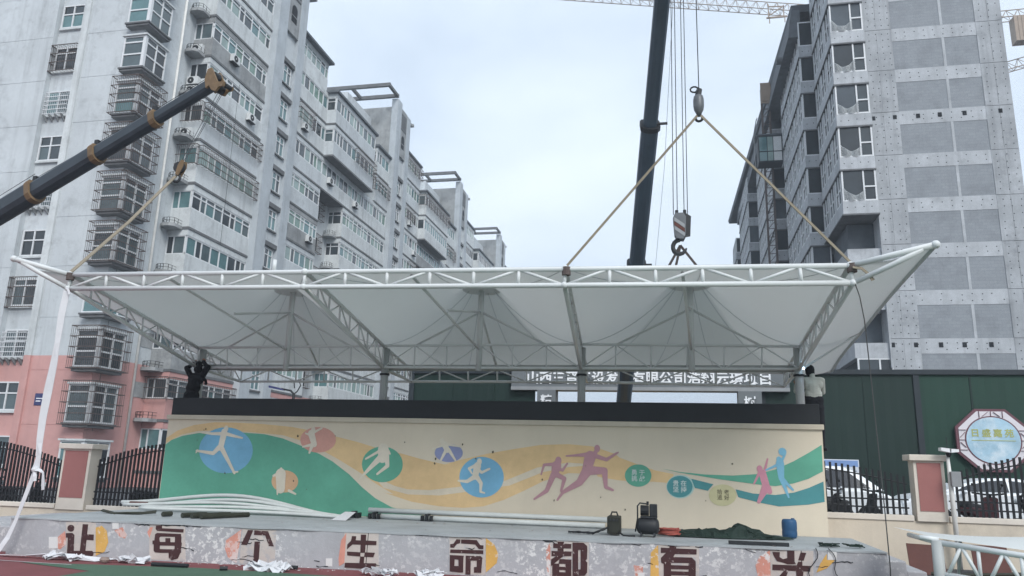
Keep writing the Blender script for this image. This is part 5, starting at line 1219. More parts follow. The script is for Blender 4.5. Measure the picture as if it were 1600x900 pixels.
# ------------------------------------------------------------------ hoarding, gate and sign
YH = 27.0
rh = random.Random(9)
def hoarding(x0, x1, lab, light=()):
    t = thing('hoarding', lab, 'fence', ((x0 + x1) / 2, YH, 0), 'green site hoardings')
    n = max(1, round((x1 - x0) / 1.55)); w = (x1 - x0) / n
    for i in range(n):
        xa = x0 + w * i
        sh = MB()
        m = 8; pts = []
        for k in range(m + 1):
            x = xa + 0.03 + (w - 0.06) * k / m
            pts.append((x, YH - (0.006 if k % 2 else 0.0)))
        for k in range(m):
            sh.poly([(pts[k][0], pts[k][1], 0.1), (pts[k + 1][0], pts[k + 1][1], 0.1), (pts[k + 1][0], pts[k + 1][1], 4.98), (pts[k][0], pts[k][1], 4.98)])
        sh.box(xa + 0.03, xa + w - 0.03, YH + 0.02, YH + 0.05, 0.1, 4.98)
        sh.build('sheet_panel', 'hoarding_light' if i in light else 'hoarding', t)
        (MB().box(xa - 0.09, xa + 0.09, YH - 0.06, YH + 0.1, 0, 5.0).build('post', 'hoarding_post', t) if i % 4 == 3 or i == 0 else MB().box(xa - 0.028, xa + 0.028, YH - 0.02, YH + 0.1, 0, 5.0).build('post', 'hoarding', t))
    MB().box(x0, x1, YH - 0.09, YH + 0.09, 4.98, 5.14).build('cap_rail', 'hoarding_post', t)
    MB().box(x0, x1, YH - 0.12, YH + 0.12, 0, 0.1).build('base_rail', 'sign_grey', t)
hoarding(2.75, 20.2, 'tall dark green sheet hoarding right of the stage backdrop', (3, 4))
hoarding(-9.6, -4.95, 'tall dark green sheet hoarding left of the site gate', ())
gate = thing('site_gate', 'grey site gate portal with white characters along its header', 'gate', (-1.2, YH, 0))
MB().box(-5.8, 3.6, YH - 0.25, YH + 0.25, 4.5, 5.75).build('header', 'sign_grey', gate)
MB().box(-5.8, 3.6, YH - 0.3, YH + 0.3, 4.38, 4.5).build('header_sill', 'jib_grey', gate)
for x0, x1, ch in ((-4.85, -4.2, '精'), (1.95, 2.7, '树')):
    p = MB().box(x0, x1, YH - 0.3, YH + 0.3, 0, 4.38).build('gate_pillar', 'sign_grey', gate)
    me = text_mesh(ch, 0.42, 'letter_white', 0.02, 0.008)
    o = sub('lettering', me, p, Vector(((x0 + x1) / 2, YH - 0.315, 3.98)) - BASE[gate.name])
txt = '山西三晋建设发展有限公司浩翔云璟项目'
for i, ch in enumerate(txt):
    me = text_mesh(ch, 0.46, 'letter_white', 0.03, 0.012)
    inst('header_character', me, gate, (-5.03 + i * 0.463, YH - 0.265, 4.78))
# octagonal site sign
sc_ = Vector((9.52, YH - 0.16, 2.93))
sg = thing('octagon_sign', 'octagonal white sign with purple lattice rim and round blue picture on the hoarding', 'sign', sc_ - Vector((0, 0, 1.05)))
def octo(r, y): return [(sc_.x + r * math.cos(pi / 8 + k * pi / 4), y, sc_.z + r * 0.93 * math.sin(pi / 8 + k * pi / 4)) for k in range(8)]
def disc(r, y, n=40): return [(sc_.x + r * math.cos(2 * pi * k / n), y, sc_.z + r * 0.93 * math.sin(2 * pi * k / n)) for k in range(n)]
MB().ring([octo(1.12, sc_.y + 0.1), octo(1.12, sc_.y)]).build('rim', 'sign_purple', sg)
MB().ring([octo(1.03, sc_.y), octo(1.03, sc_.y - 0.012)]).build('face', 'sign_white', sg)
MB().ring([disc(0.80, sc_.y - 0.012), disc(0.80, sc_.y - 0.02)]).build('ring', 'sign_purple', sg)
MB().ring([disc(0.76, sc_.y - 0.02), disc(0.76, sc_.y - 0.026)]).build('picture', 'sign_sky', sg)
lw = MB()
def lr(x0, z0, x1, z1): lw.bar((sc_.x + x0, sc_.y - 0.016, sc_.z + z0), (sc_.x + x1, sc_.y - 0.016, sc_.z + z1), 0.012, 0.05, up=(0, 1, 0))
for rot in range(4):
    ca, sa = math.cos(rot * HALF), math.sin(rot * HALF)
    for (x0, z0, x1, z1) in ((-0.33, 0.74, -0.33, 0.95), (0.33, 0.74, 0.33, 0.95), (0.0, 0.78, 0.0, 0.95), (-0.25, 0.78, -0.08, 0.93), (0.25, 0.78, 0.08, 0.93)):
        lr(x0 * ca - z0 * sa, (x0 * sa + z0 * ca) * 0.93, x1 * ca - z1 * sa, (x1 * sa + z1 * ca) * 0.93)
lw.build('lattice', 'sign_purple', sg)
for i, ch in enumerate('日盛嘉苑'):
    inst('sign_character', text_mesh(ch, 0.26, 'sign_yellow', 0.006, 0.006), sg, (sc_.x - 0.5 + i * 0.32, sc_.y - 0.032, sc_.z + 0.2))
MB().box(sc_.x - 0.62, sc_.x + 0.62, sc_.y - 0.034, sc_.y - 0.027, sc_.z - 0.02, sc_.z + 0.0).build('sign_line', 'sign_yellow', sg)
ps = thing('notice_board', 'pale blue and white notice poster on the hoarding above the white van', 'poster', (4.9, YH - 0.14, 1.5))
MB().box(3.9, 5.58, YH - 0.16, YH - 0.1, 1.35, 2.24).build('board', 'poster_white', ps)
MB().box(3.93, 5.55, YH - 0.166, YH - 0.16, 2.02, 2.21).build('header', 'poster_blue', ps)
for i in range(6):
    b = MB()
    for k in range(6): b.box(3.98 + i * 0.265, 3.98 + i * 0.265 + 0.2, YH - 0.164, YH - 0.16, 1.42 + k * 0.09, 1.45 + k * 0.09)
    b.build('text_block', 'poster_ink', ps)
# ------------------------------------------------------------------ fences
def fence_bay(x0, x1, y, zb, zt, lab, n, arch=0.22, rise=0):
    """Black iron fence bay: rails, pickets with an arched top line."""
    t = thing('iron_fence', lab, 'fence', ((x0 + x1) / 2, y, zb), 'black iron fence bays')
    def ztop(x):
        u = (x - x0) / (x1 - x0)
        return zt + (arch * math.sin(pi * min(1, max(0, u))) if rise == 0 else arch * (math.sin(HALF * u) if rise > 0 else math.cos(HALF * u)))
    me = {}
    for i in range(n):
        x = x0 + (x1 - x0) * (i + .5) / n
        h = ztop(x) - zb
        hk = round(h, 2)
        inst('picket', cached(('picket', hk), lambda: MB().box(-0.021, 0.021, -0.016, 0.016, 0, hk).mesh('picket', ['fence_iron'], Z3)), t, (x, y, zb + 0.001))
    pts = [(x0 + (x1 - x0) * i / 16, y, ztop(x0 + (x1 - x0) * i / 16) - 0.15) for i in range(17)]
    b = MB()
    b.path(pts, 0.016, 6); b.build('top_rail', 'fence_iron', t)
    for z in (zb + 0.12, zb + 0.28):
        MB().box(x0, x1, y - 0.018, y + 0.018, z, z + 0.03).build('rail', 'fence_iron', t)
    return t
def pillar(x0, x1, y, zt, zb, z0, lab, py0, py1):
    t = thing('fence_pillar', lab, 'pillar', ((x0 + x1) / 2, y, z0), 'fence pillars')
    MB().box(x0, x1, y - 0.16, y + 0.2, z0, zt - 0.1).build('shaft', 'fence_cap', t, bevel=0.008)
    MB().box(x0 - 0.08, x1 + 0.08, y - 0.24, y + 0.28, zt - 0.1, zt + 0.02).build('cap', 'fence_cap', t, bevel=0.012)
    MB().box(x0 + 0.065, x1 - 0.065, y - 0.172, y - 0.158, py0, py1).build('inset_panel', 'pillar_red', t)
YL, YF = 15.95, 17.4
lw1 = thing('low_wall', 'low beige plinth wall under the left fence', 'wall', (-20, YL, 0))
MB().box(-40, -14.15, YL - 0.1, YL + 0.15, -0.02, 0.47).box(-13.3, -11.23, YL - 0.1, YL + 0.15, -0.02, 0.47).box(-14.15, -13.3, YL - 0.12, YL + 0.17, -0.02, 0.45).build('wall', 'fence_wall', lw1)
MB().box(-40, -14.15, YL - 0.14, YL + 0.19, 0.47, 0.57).build('coping', 'fence_cap', lw1, bevel=0.01)
MB().box(-13.3, -11.25, YL - 0.14, YL + 0.19, 0.47, 0.57).build('coping', 'fence_cap', lw1, bevel=0.01)
pillar(-14.1, -13.35, YL, 1.92, 0.55, 0.45, 'pillar with red inset panel between the two left fence bays', 0.72, 1.78)
pillar(-19.6, -18.85, YL, 1.92, 0.55, 0.45, 'pillar with red inset panel at the far left fence end', 0.72, 1.78)
fence_bay(-18.8, -14.2, YL, 0.57, 1.55, 'black iron fence bay left of the left pillar', 46, 0.42)
fence_bay(-13.25, -11.23, YL, 0.57, 1.58, 'black iron fence bay between left pillar and mural wall', 20, 0.42, 1)
lw2 = thing('low_wall', 'beige plinth wall under the right fence behind the stage end', 'wall', (10, YF, 0))
MB().box(2.3, 30, YF - 0.1, YF + 0.15, -0.02, 0.86).build('wall', 'fence_wall', lw2)
MB().box(2.3, 4.55, YF - 0.13, YF + 0.18, 0.86, 0.97).build('coping', 'fence_cap', lw2, bevel=0.01)
MB().box(5.2, 30, YF - 0.13, YF + 0.18, 0.86, 0.97).build('coping', 'fence_cap', lw2, bevel=0.01)
pillar(4.6, 5.17, YF, 2.14, 0.9, 0.861, 'pillar with red inset panel between the two right fence bays', 1.06, 2.0)
fence_bay(2.3, 4.5, YF, 0.97, 1.72, 'black iron fence bay between mural wall and right pillar', 19, 0.30, -1)
fence_bay(5.25, 9.6, YF, 0.97, 1.78, 'black iron fence bay right of the right pillar', 40, 0.46)
# camera pole
cp = thing('camera_pole', 'slim grey camera pole with control box beside the right fence pillar', 'pole', (5.22, YF - 0.3, 0))
px_, py_ = 5.22, YF - 0.3
MB().path([(px_ + 0.02, py_, 0), (px_, py_, 1.5), (px_ - 0.01, py_, 2.2)], [0.05, 0.045, 0.03], 12).build('pole', 'pipe_white', cp, smooth=True)
MB().box(px_ - 0.02, px_ + 0.16, py_ - 0.14, py_ - 0.04, 1.55, 1.84).build('control_box', 'jib_grey', cp, bevel=0.01)
MB().hexa([(px_ - 0.16, py_ - 0.16, 2.24), (px_ + 0.02, py_ - 0.16, 2.2), (px_ + 0.02, py_ + 0.02, 2.2), (px_ - 0.16, py_ + 0.02, 2.24), (px_ - 0.16, py_ - 0.16, 2.30), (px_ + 0.02, py_ - 0.16, 2.28), (px_ + 0.02, py_ + 0.02, 2.28), (px_ - 0.16, py_ + 0.02, 2.30)]).hexa([(px_ + 0.0, py_ - 0.16, 2.2), (px_ + 0.16, py_ - 0.16, 2.22), (px_ + 0.16, py_ + 0.0, 2.22), (px_, py_, 2.2), (px_, py_ - 0.16, 2.28), (px_ + 0.16, py_ - 0.16, 2.27), (px_ + 0.16, py_, 2.27), (px_, py_, 2.28)]).build('camera_housing', 'letter_white', cp)
MB().path([(px_, py_ - 0.05, 2.2), (px_, py_ - 0.05, 2.12)], [0.06, 0.03], 10).build('dome', 'plastic_black', cp)
MB().path([(px_, py_, 2.3), (px_, py_, 2.52)], 0.007, 5).build('aerial', 'wire', cp)
# street lamp behind the backdrop
sl = thing('street_lamp', 'street lamp with dark blue head seen under the canopy at the left', 'lamp', (-12.7, 24, 0))
MB().path([(-12.7, 24, 0), (-12.72, 24, 3.9), (-12.85, 24, 4.02), (-13.2, 24, 4.08)], [0.06, 0.045, 0.035, 0.03], 10).build('pole', 'iron_dark', sl, smooth=True)
MB().ring([[(-13.1, 24 - w, 4.02 + h), (-13.1, 24 + w, 4.02 + h), (-13.1, 24 + w, 4.06 + h), (-13.1, 24 - w, 4.06 + h)] if k == 0 else [(-13.3 - 0.32 * (k - 1), 24 - w, 4.05 + h), (-13.3 - 0.32 * (k - 1), 24 + w, 4.05 + h), (-13.3 - 0.32 * (k - 1), 24 + w, 4.12 + h), (-13.3 - 0.32 * (k - 1), 24 - w, 4.12 + h)] for k, (w, h) in enumerate(((0.05, 0), (0.16, 0.0), (0.12, 0.06)))]).build('lamp_head', 'lamp_blue', sl)
MB().path([(-12.72, 24, 3.9), (-12.6, 24, 4.0), (-12.5, 24, 4.2), (-12.6, 24, 4.4), (-12.75, 24, 4.3), (-12.72, 24, 4.1)], 0.02, 6).build('scroll', 'iron_dark', sl)
# ------------------------------------------------------------------ vehicles behind the right fence
def car(loc, yaw, lab, prof, glassx, W=1.75, cat='car', name='parked_car', wheels=(-1.35, 1.35)):
    t = thing(name, lab, cat, loc)
    o = Vector(loc); R = Matrix.Rotation(yaw, 3, 'Z')
    def P(x, y, z): return o + R @ Vector((x, y, z))
    body, roof = prof
    rings = []
    for s, ins in ((-1, 0), (-1, 1), (1, 1), (1, 0)):
        pass
    b = MB()
    full = body
    sect = [(-W / 2, 0.10), (-W / 2 + 0.06, 0.0), (W / 2 - 0.06, 0.0), (W / 2, 0.10)]
    rg = []
    for y, inset in sect:
        rg.append([P(x * (1 - inset * 0.12), y, z - (inset * 0.25 if z > 0.5 else -inset * 0.2)) for x, z in full])
    b.ring(rg)
    b.build('body', 'car_white', t, bevel=0.03)
    b = MB(); rg = []
    for y, inset, dz in ((-W / 2 + 0.05, 0, 0), (W / 2 - 0.05, 0, 0)):
        pass
    lowz = min(z for x, z in roof); hiz = max(z for x, z in roof)
    def yy(z, s): return s * (W / 2 - 0.05 - 0.22 * (z - lowz) / (hiz - lowz))
    b.ring([[P(x, yy(z, -1), z) for x, z in roof], [P(x, yy(z, 1), z) for x, z in roof]])
    cab = b.build('cabin', 'car_white', t, bevel=0.03)
    for s in (-1, 1):
        for g in glassx:
            b = MB()
            q = [P(x, yy(z, s) + s * 0.012, z) for x, z in g]
            b.poly(q if s < 0 else q[::-1]); b.prism([P(x, yy(z, s) + s * 0.002, z) for x, z in g], R @ Vector((0, s * 0.012, 0)))
            b.build('side_window', 'car_glass', t)
    for x in wheels:
        for s in (-1, 1):
            w = MB().path([P(x, s * (W / 2 + 0.01), 0.31), P(x, s * (W / 2 - 0.2), 0.31)], 0.31, 20).build('wheel', 'tyre', t)
            MB().path([P(x, s * (W / 2 + 0.02), 0.31), P(x, s * (W / 2 - 0.02), 0.31)], 0.19, 14).build('rim', 'rim', w)
    xf = max(x for x, z in body); xb = min(x for x, z in body)
    for s in (-1, 1):
        MB().ball(P(xf - 0.12, s * (W / 2 - 0.25), 0.72), 0.13, 8, sz=(1, 1, 0.6)).build('headlight', 'lamp_clear', t)
        MB().ball(P(xb + 0.1, s * (W / 2 - 0.22), 0.8), 0.12, 8, sz=(0.8, 1, 1.2)).build('tail_light', 'red_paint', t)
        MB().ball(P(xf - 1.45, s * (W / 2 + 0.08), 1.0), 0.1, 8, sz=(0.6, 1, 0.7)).build('mirror', 'car_white', t)
    return t
car((3.35, 22.6, 0.4), 0.0, 'white van parked behind the fence next to the mural wall', ([(-2.1, 0.35), (-2.15, 0.8), (-1.95, 0.98), (1.3, 0.98), (1.8, 0.88), (2.1, 0.72), (2.15, 0.4), (1.9, 0.25), (-1.9, 0.25)], [(-2.0, 0.96), (-1.95, 1.42), (-1.6, 1.56), (0.75, 1.56), (1.1, 1.44), (1.75, 0.96)]), ([(-1.8, 1.02), (-1.75, 1.44), (-0.75, 1.46), (-0.75, 1.02)], [(-0.68, 1.02), (-0.68, 1.46), (0.3, 1.46), (0.3, 1.02)], [(0.37, 1.02), (0.37, 1.46), (0.9, 1.43), (1.42, 1.02)]), 1.75, 'van', 'parked_van')
car((7.75, 22.8, 0.4), pi, 'white sedan with rounded roof behind the right iron fence', ([(-2.2, 0.4), (-2.2, 0.85), (-1.9, 1.0), (1.0, 1.0), (1.9, 0.86), (2.2, 0.7), (2.22, 0.4), (1.9, 0.25), (-1.9, 0.25)], [(-1.75, 0.98), (-1.05, 1.28), (-0.5, 1.37), (0.1, 1.35), (0.75, 1.2), (1.3, 0.98)]), ([(-1.45, 1.02), (-0.95, 1.24), (-0.35, 1.31), (-0.35, 1.02)], [(-0.28, 1.02), (-0.28, 1.31), (0.1, 1.29), (0.65, 1.16), (0.95, 1.02)]), 1.75)
def scooter(loc, yaw, lab, col='plastic_black', box=False):
    t = thing('motor_scooter', lab, 'scooter', loc, 'scooters parked behind the fences')
    o = Vector(loc); R = Matrix.Rotation(yaw, 3, 'Z')
    def P(x, y, z): return o + R @ Vector((x, y, z))
    for x in (-0.6, 0.62):
        n = 18
        w = MB().path([P(x + 0.22 * math.cos(2 * pi * k / n), 0, 0.26 + 0.22 * math.sin(2 * pi * k / n)) for k in range(n + 1)], 0.045, 8).build('wheel', 'tyre', t, smooth=True)
        MB().path([P(x, -0.03, 0.26), P(x, 0.03, 0.26)], 0.1, 12).build('hub', 'rim', w)
    prof = [(-0.85, 0.62), (-0.8, 0.75), (-0.15, 0.70), (-0.02, 0.45), (0.3, 0.36), (0.42, 0.42), (0.42, 0.28), (-0.3, 0.26), (-0.42, 0.48)]
    MB().ring([[P(x, -0.15, z) for x, z in prof], [P(x, 0.15, z) for x, z in prof]]).build('body', col, t, bevel=0.03)
    MB().hexa([P(0.36, -0.2, 0.35), P(0.46, -0.16, 0.35), P(0.46, 0.16, 0.35), P(0.36, 0.2, 0.35), P(0.5, -0.18, 0.92), P(0.56, -0.1, 0.95), P(0.56, 0.1, 0.95), P(0.5, 0.18, 0.92)]).build('leg_shield', col, t, bevel=0.02)
    MB().hexa([P(-0.82, -0.13, 0.74), P(-0.12, -0.14, 0.70), P(-0.12, 0.14, 0.70), P(-0.82, 0.13, 0.74), P(-0.78, -0.1, 0.84), P(-0.15, -0.12, 0.78), P(-0.15, 0.12, 0.78), P(-0.78, 0.1, 0.84)]).build('seat', 'plastic_black', t, bevel=0.02)
    h = MB().path([P(0.45, -0.34, 1.02), P(0.5, -0.1, 0.99), P(0.5, 0.1, 0.99), P(0.45, 0.34, 1.02)], 0.02, 8).path([P(0.62, 0, 0.3), P(0.52, 0, 1.0)], 0.03, 8).build('handlebar', 'plastic_black', t)
    for s in (-1, 1):
        MB().path([P(0.48, s * 0.2, 1.0), P(0.44, s * 0.28, 1.16)], 0.008, 5).ball(P(0.43, s * 0.30, 1.2), 0.06, 8, sz=(0.4, 1, 0.7)).build('mirror', 'plastic_black', h)
    MB().ball(P(0.6, 0, 0.86), 0.09, 10, sz=(0.7, 1, 0.8)).build('headlight', 'lamp_clear', t)
    if box:
        MB().hexa([P(-1.0, -0.18, 0.82), P(-0.68, -0.18, 0.82), P(-0.68, 0.18, 0.82), P(-1.0, 0.18, 0.82), P(-0.98, -0.17, 1.1), P(-0.7, -0.17, 1.1), P(-0.7, 0.17, 1.1), P(-0.98, 0.17, 1.1)]).build('top_box', col, t, bevel=0.03)
scooter((3.75, 19.0, 0.4), math.radians(20), 'black scooter behind the fence in front of the white van')
scooter((3.0, 19.1, 0.4), math.radians(-35), 'dark scooter at the mural wall edge in front of the white van')
scooter((6.35, 19.0, 0.4), math.radians(50), 'dark red scooter just right of the camera pole', 'plastic_red')
scooter((7.75, 19.1, 0.4), math.radians(165), 'dark scooter with red top box in front of the white sedan', 'plastic_black', True)
scooter((-16.6, 17.3, 0.05), math.radians(15), 'black scooter behind the left fence beside the white strap')
scooter((-17.8, 17.2, 0.05), math.radians(70), 'black scooter at the left picture edge behind the fence')
scooter((-12.4, 17.4, 0.05), math.radians(10), 'black scooter behind the fence bay next to the mural wall')
struct(MB().box(2.3, 40, YF + 0.16, 26.8, -0.01, 0.4).build('pavement', 'asphalt'))
# ------------------------------------------------------------------ things on the stage
def pipe_thing(name, lab, pts, r, mat='pvc', grp=None):
    o = MB().path(pts, r, 10).build(name, mat, smooth=True)
    return tag(o, lab, 'pipe', grp)
zs = 0.605
g1 = 'white pipes lying in front of the mural'
arcs = [('top bowed white pipe of the left bundle', 0.36, 14.95, -11.7, -6.85, 0.05), ('second bowed white pipe of the left bundle', 0.27, 14.86, -11.25, -6.7, 0.045), ('third bowed white pipe of the left bundle', 0.20, 14.78, -11.6, -6.75, 0.04), ('slightly bowed lower white pipe of the left bundle', 0.12, 14.68, -11.0, -6.5, 0.04), ('straight bottom white pipe of the left bundle', 0.03, 14.56, -10.9, -6.4, 0.04)]
for i, (lab, bow, y, x0, x1, r) in enumerate(arcs):
    pts = []
    for k in range(25):
        t = k / 24; x = x0 + (x1 - x0) * t
        pts.append((x, y + 0.1 * math.sin(5 * t + i), zs + r * 0.9 + 0.015 * (5 - i) * (1 - t) + 0.72 * bow * math.sin(pi * t ** 1.15) ** 1.4))
    pipe_thing('bowed_pipe', lab, pts, r * 0.8, 'pvc', g1)
pipe_thing('straight_pipe', 'upper long straight white pipe along the mural foot', [(-6.2, 15.28, zs + 0.15), (-1.35, 15.3, zs + 0.15)], 0.052, 'pvc', g1)
pipe_thing('straight_pipe', 'lower long straight white pipe along the mural foot', [(-6.1, 15.12, zs + 0.05), (-1.4, 15.14, zs + 0.05)], 0.05, 'pvc', g1)
for x, l in ((-6.1, 'left end'), (-5.0, 'middle'), (-6.55, 'bundle end')):
    b = MB()
    for k in range(3): b.box(x + 0.09 * k, x + 0.09 * k + 0.05, 15.0, 15.2, zs, zs + 0.1 + 0.03 * (k % 2))
    tag(b.build('pipe_clamp', 'plastic_black'), 'black clamps on the white pipes near their ' + l, 'clamp', 'clamps on the pipes')
for i, (x, y, l, lab) in enumerate(((-8.95, 13.1, 0.55, 'leftmost of three short dark pipes on the stage edge'), (-8.72, 13.05, 0.9, 'middle of three short dark pipes on the stage edge'), (-8.5, 13.0, 1.15, 'rightmost of three short dark pipes on the stage edge'))):
    o = MB().path([(x, y, zs + 0.045), (x + 0.3 * l, y + 0.9 * l, zs + 0.045)], 0.045, 12).build('dark_pipe', 'pipe_dark'); tag(o, lab, 'pipe', 'short dark pipes')
    MB().path([(x - 0.003, y - 0.006, zs + 0.045), (x, y, zs + 0.045)], 0.032, 12).build('bore', 'hole', None) if False else None
o = MB().path([(-9.35, 13.1, zs + 0.05), (-9.32, 13.3, zs + 0.05)], 0.045, 12).build('dark_pipe', 'pipe_dark'); tag(o, 'single stub of dark pipe left of the three short pipes', 'pipe', 'short dark pipes')
o = MB().path([(-11.45, 14.9, zs + 0.1), (-11.05, 14.92, zs + 0.1)], 0.05, 10).build('dark_pipe', 'board_brown'); tag(o, 'rusty brown pipe end at the left of the bowed bundle', 'pipe')
o = ribbon(MB(), [(-10.9, 13.4, zs + 0.05), (-10.6, 13.35, zs + 0.01), (-10.3, 13.35, zs + 0.012), (-10.0, 13.4, zs + 0.03), (-9.75, 13.45, zs + 0.06)], 0.07, 0.02, 0.3, 3).build('bark_strip', 'pipe_dark'); tag(o, 'curled dark strip lying on the left of the stage', 'debris')
o = MB().prism([(-6.52, 14.2, zs), (-6.22, 14.2, zs), (-6.26, 14.75, zs + 0.13), (-6.48, 14.75, zs + 0.13)], (0, 0.02, 0)).build('white_bag', 'strap_white'); tag(o, 'small pale sheet hanging at the end of the bowed pipes', 'bag')
# welding machine with cables
wm = thing('welding_machine', 'small olive black welding machine with cables at the end of the white pipes', 'machine', (-1.12, 13.8, zs))
MB().box(-1.23, -1.01, 13.65, 14.0, zs + 0.02, zs + 0.31).build('case', 'machine_olive', wm, bevel=0.02)
MB().path([(-1.18, 13.83, zs + 0.31), (-1.16, 13.83, zs + 0.37), (-1.08, 13.83, zs + 0.37), (-1.06, 13.83, zs + 0.31)], 0.014, 8).build('handle', 'plastic_black', wm)
for x in (-1.18, -1.12, -1.06): MB().path([(x, 13.65, zs + 0.25), (x, 13.63, zs + 0.25)], 0.02, 10).build('knob', 'hook_dark', wm)
rw = random.Random(2)
for q in range(3):
    pts = [(-1.2 - 0.03 * k - 0.1 * k * 0.55, 13.62 + rw.uniform(-.10, .06), zs + 0.016 + 0.02 * abs(math.sin(k * 1.1 + q)) + (0.10 * (1 - k / 3) if k < 3 else 0)) for k in range(9)]
    MB().path(pts, 0.014, 6).build('cable', 'plastic_black', wm, smooth=True)
MB().path([(-1.03, 13.64, zs + 0.06), (-0.95, 13.55, zs + 0.016), (-0.85, 13.5, zs + 0.016), (-0.75, 13.52, zs + 0.016)], 0.014, 6).build('cable', 'plastic_black', wm, smooth=True)
# compressor
ac = thing('air_compressor', 'black air compressor with round tank and pump standing on the stage', 'compressor', (-0.55, 13.75, zs))
c = Vector((-0.55, 13.75, zs + 0.17))
MB().ring([[c + Vector((x, r * math.cos(2 * pi * k / 18), r * math.sin(2 * pi * k / 18))) for k in range(18)] for x, r in ((-0.19, 0.04), (-0.18, 0.09), (-0.15, 0.125), (-0.1, 0.14), (0.1, 0.14), (0.15, 0.125), (0.18, 0.09), (0.19, 0.04))]).build('tank', 'machine', ac, smooth=True)
MB().box(c.x - 0.12, c.x + 0.16, c.y - 0.08, c.y + 0.08, c.z + 0.13, c.z + 0.16).build('mount_plate', 'machine', ac)
mt = MB().path([c + Vector((-0.12, 0, 0.25)), c + Vector((0.02, 0, 0.25))], 0.085, 14).build('motor', 'machine', ac)
for k in range(6): MB().path([c + Vector((-0.11 + k * 0.022, 0, 0.25)), c + Vector((-0.104 + k * 0.022, 0, 0.25))], 0.094, 14).build('cooling_fin', 'hook_dark', mt)
MB().box(c.x + 0.03, c.x + 0.16, c.y - 0.07, c.y + 0.07, c.z + 0.16, c.z + 0.36).build('pump_head', 'machine', ac, bevel=0.015)
MB().path([c + Vector((0.0, 0, 0.34)), c + Vector((0.0, 0, 0.40))], 0.02, 8).build('filter', 'hook_dark', ac)
MB().path([c + Vector((-0.21, 0, -0.1)), c + Vector((-0.17, -0.02, 0.12)), c + Vector((-0.17, -0.02, 0.32)), c + Vector((-0.13, -0.02, 0.37)), c + Vector((-0.02, -0.02, 0.36))], 0.013, 8).build('handle', 'hook_dark', ac, smooth=True)
for x in (-0.11, 0.11):
    MB().path([c + Vector((x, -0.1, -0.1)), c + Vector((x, -0.11, -0.17))], 0.018, 6).path([c + Vector((x, 0.1, -0.1)), c + Vector((x, 0.11, -0.17))], 0.018, 6).build('foot', 'hook_dark', ac)
# red hose coil
b = MB(); rw = random.Random(8)
pts = []
for k in range(90):
    a_ = k * 0.42; r = 0.12 + 0.05 * math.sin(k * 0.7)
    pts.append((-0.20 + 0.17 * math.cos(a_) + rw.uniform(-.02, .02), 14.0 + 0.12 * math.sin(a_) + rw.uniform(-.02, .02), zs + 0.02 + 0.0012 * k + rw.uniform(0, .015)))
o = b.path(pts, 0.012, 6).build('red_hose', 'hose_red', smooth=True); tag(o, 'coil of red hose between compressor and dark tarp', 'hose')
# crumpled tarp
def crumple(name, mat, cx, cy, z, lx, ly, hf, nx=40, ny=18, seed=0, jit=0.0):
    rr_ = random.Random(seed)
    ph = [(rr_.uniform(2, 9), rr_.uniform(2, 9), rr_.uniform(0, 6), rr_.uniform(.4, 1)) for _ in range(7)]
    b = MB(); grid = []
    for i in range(nx + 1):
        row = []
        for j in range(ny + 1):
            u, v = i / nx, j / ny
            edge = min(1, 5 * min(u, 1 - u)) * min(1, 4 * min(v, 1 - v))
            w = sum(a_ * (1 - abs(math.sin(fx * u * lx * 1.6 + fy * v * 1.3 + p + 0.8 * math.sin(5 * v + p)))) ** 1.6 for fx, fy, p, a_ in ph) / 2.6
            h = hf(u, v) * edge ** 0.6 * (0.35 + 0.75 * w)
            row.append((cx + (u - .5) * lx * (1 + 0.18 * math.sin(7 * v + seed)) + 0.03 * math.sin(9 * v + 4 * u), cy + (v - .5) * ly * (0.8 + 0.25 * math.sin(4 * u + 1)) + 0.04 * math.sin(8 * u), z + 0.006 + h))
            if jit and 0 < i < nx and 0 < j < ny:
                p_ = row[-1]; row[-1] = (p_[0] + rr_.uniform(-jit, jit), p_[1] + rr_.uniform(-jit, jit), max(z + 0.006, p_[2] + rr_.uniform(-jit, jit) * 0.7))
        grid.append(row)
    for i in range(nx):
        for j in range(ny):
            b.poly([grid[i][j], grid[i + 1][j], grid[i + 1][j + 1]] if (i + j) % 2 else [grid[i][j], grid[i + 1][j], grid[i][j + 1]])
            b.poly([grid[i][j], grid[i + 1][j + 1], grid[i][j + 1]] if (i + j) % 2 else [grid[i + 1][j], grid[i + 1][j + 1], grid[i][j + 1]])
    # underside rim down to the surface
    return b.build(name, mat, smooth=not jit)
o = crumple('tarpaulin', 'tarp', 0.72, 14.35, zs, 1.95, 0.75, lambda u, v: 0.13 + 0.13 * math.exp(-((u - .62) / .13) ** 2) - 0.06 * u, 24, 8, 4, 0.03)
tag(o, 'crumpled dark green tarpaulin heap on the right of the stage', 'tarpaulin')
o = MB().box(0.72, 1.62, 13.02, 13.10, zs, zs + 0.05).build('steel_angle', 'machine'); o.rotation_euler = (0, 0, 0.03); tag(o, 'long dark steel channel lying on the stage edge below the tarp', 'beam')
bt = thing('water_barrel', 'blue plastic jerrycan standing on the stage near the mural right end', 'barrel', (1.87, 14.9, zs))
prof = [(0.0, 0.0), (0.11, 0.0), (0.128, 0.03), (0.13, 0.10), (0.124, 0.13), (0.13, 0.16), (0.13, 0.26), (0.12, 0.30), (0.10, 0.315), (0.0, 0.315)]
MB().ring([[(1.87 + max(r, .01) * math.cos(2 * pi * k / 18), 14.9 + max(r, .01) * math.sin(2 * pi * k / 18), zs + z) for k in range(18)] for r, z in prof]).build('body', 'blue_tank', bt, smooth=True)
MB().path([(1.93, 14.88, zs + 0.31), (1.93, 14.88, zs + 0.335)], 0.03, 12).build('cap', 'blue_tank', bt)
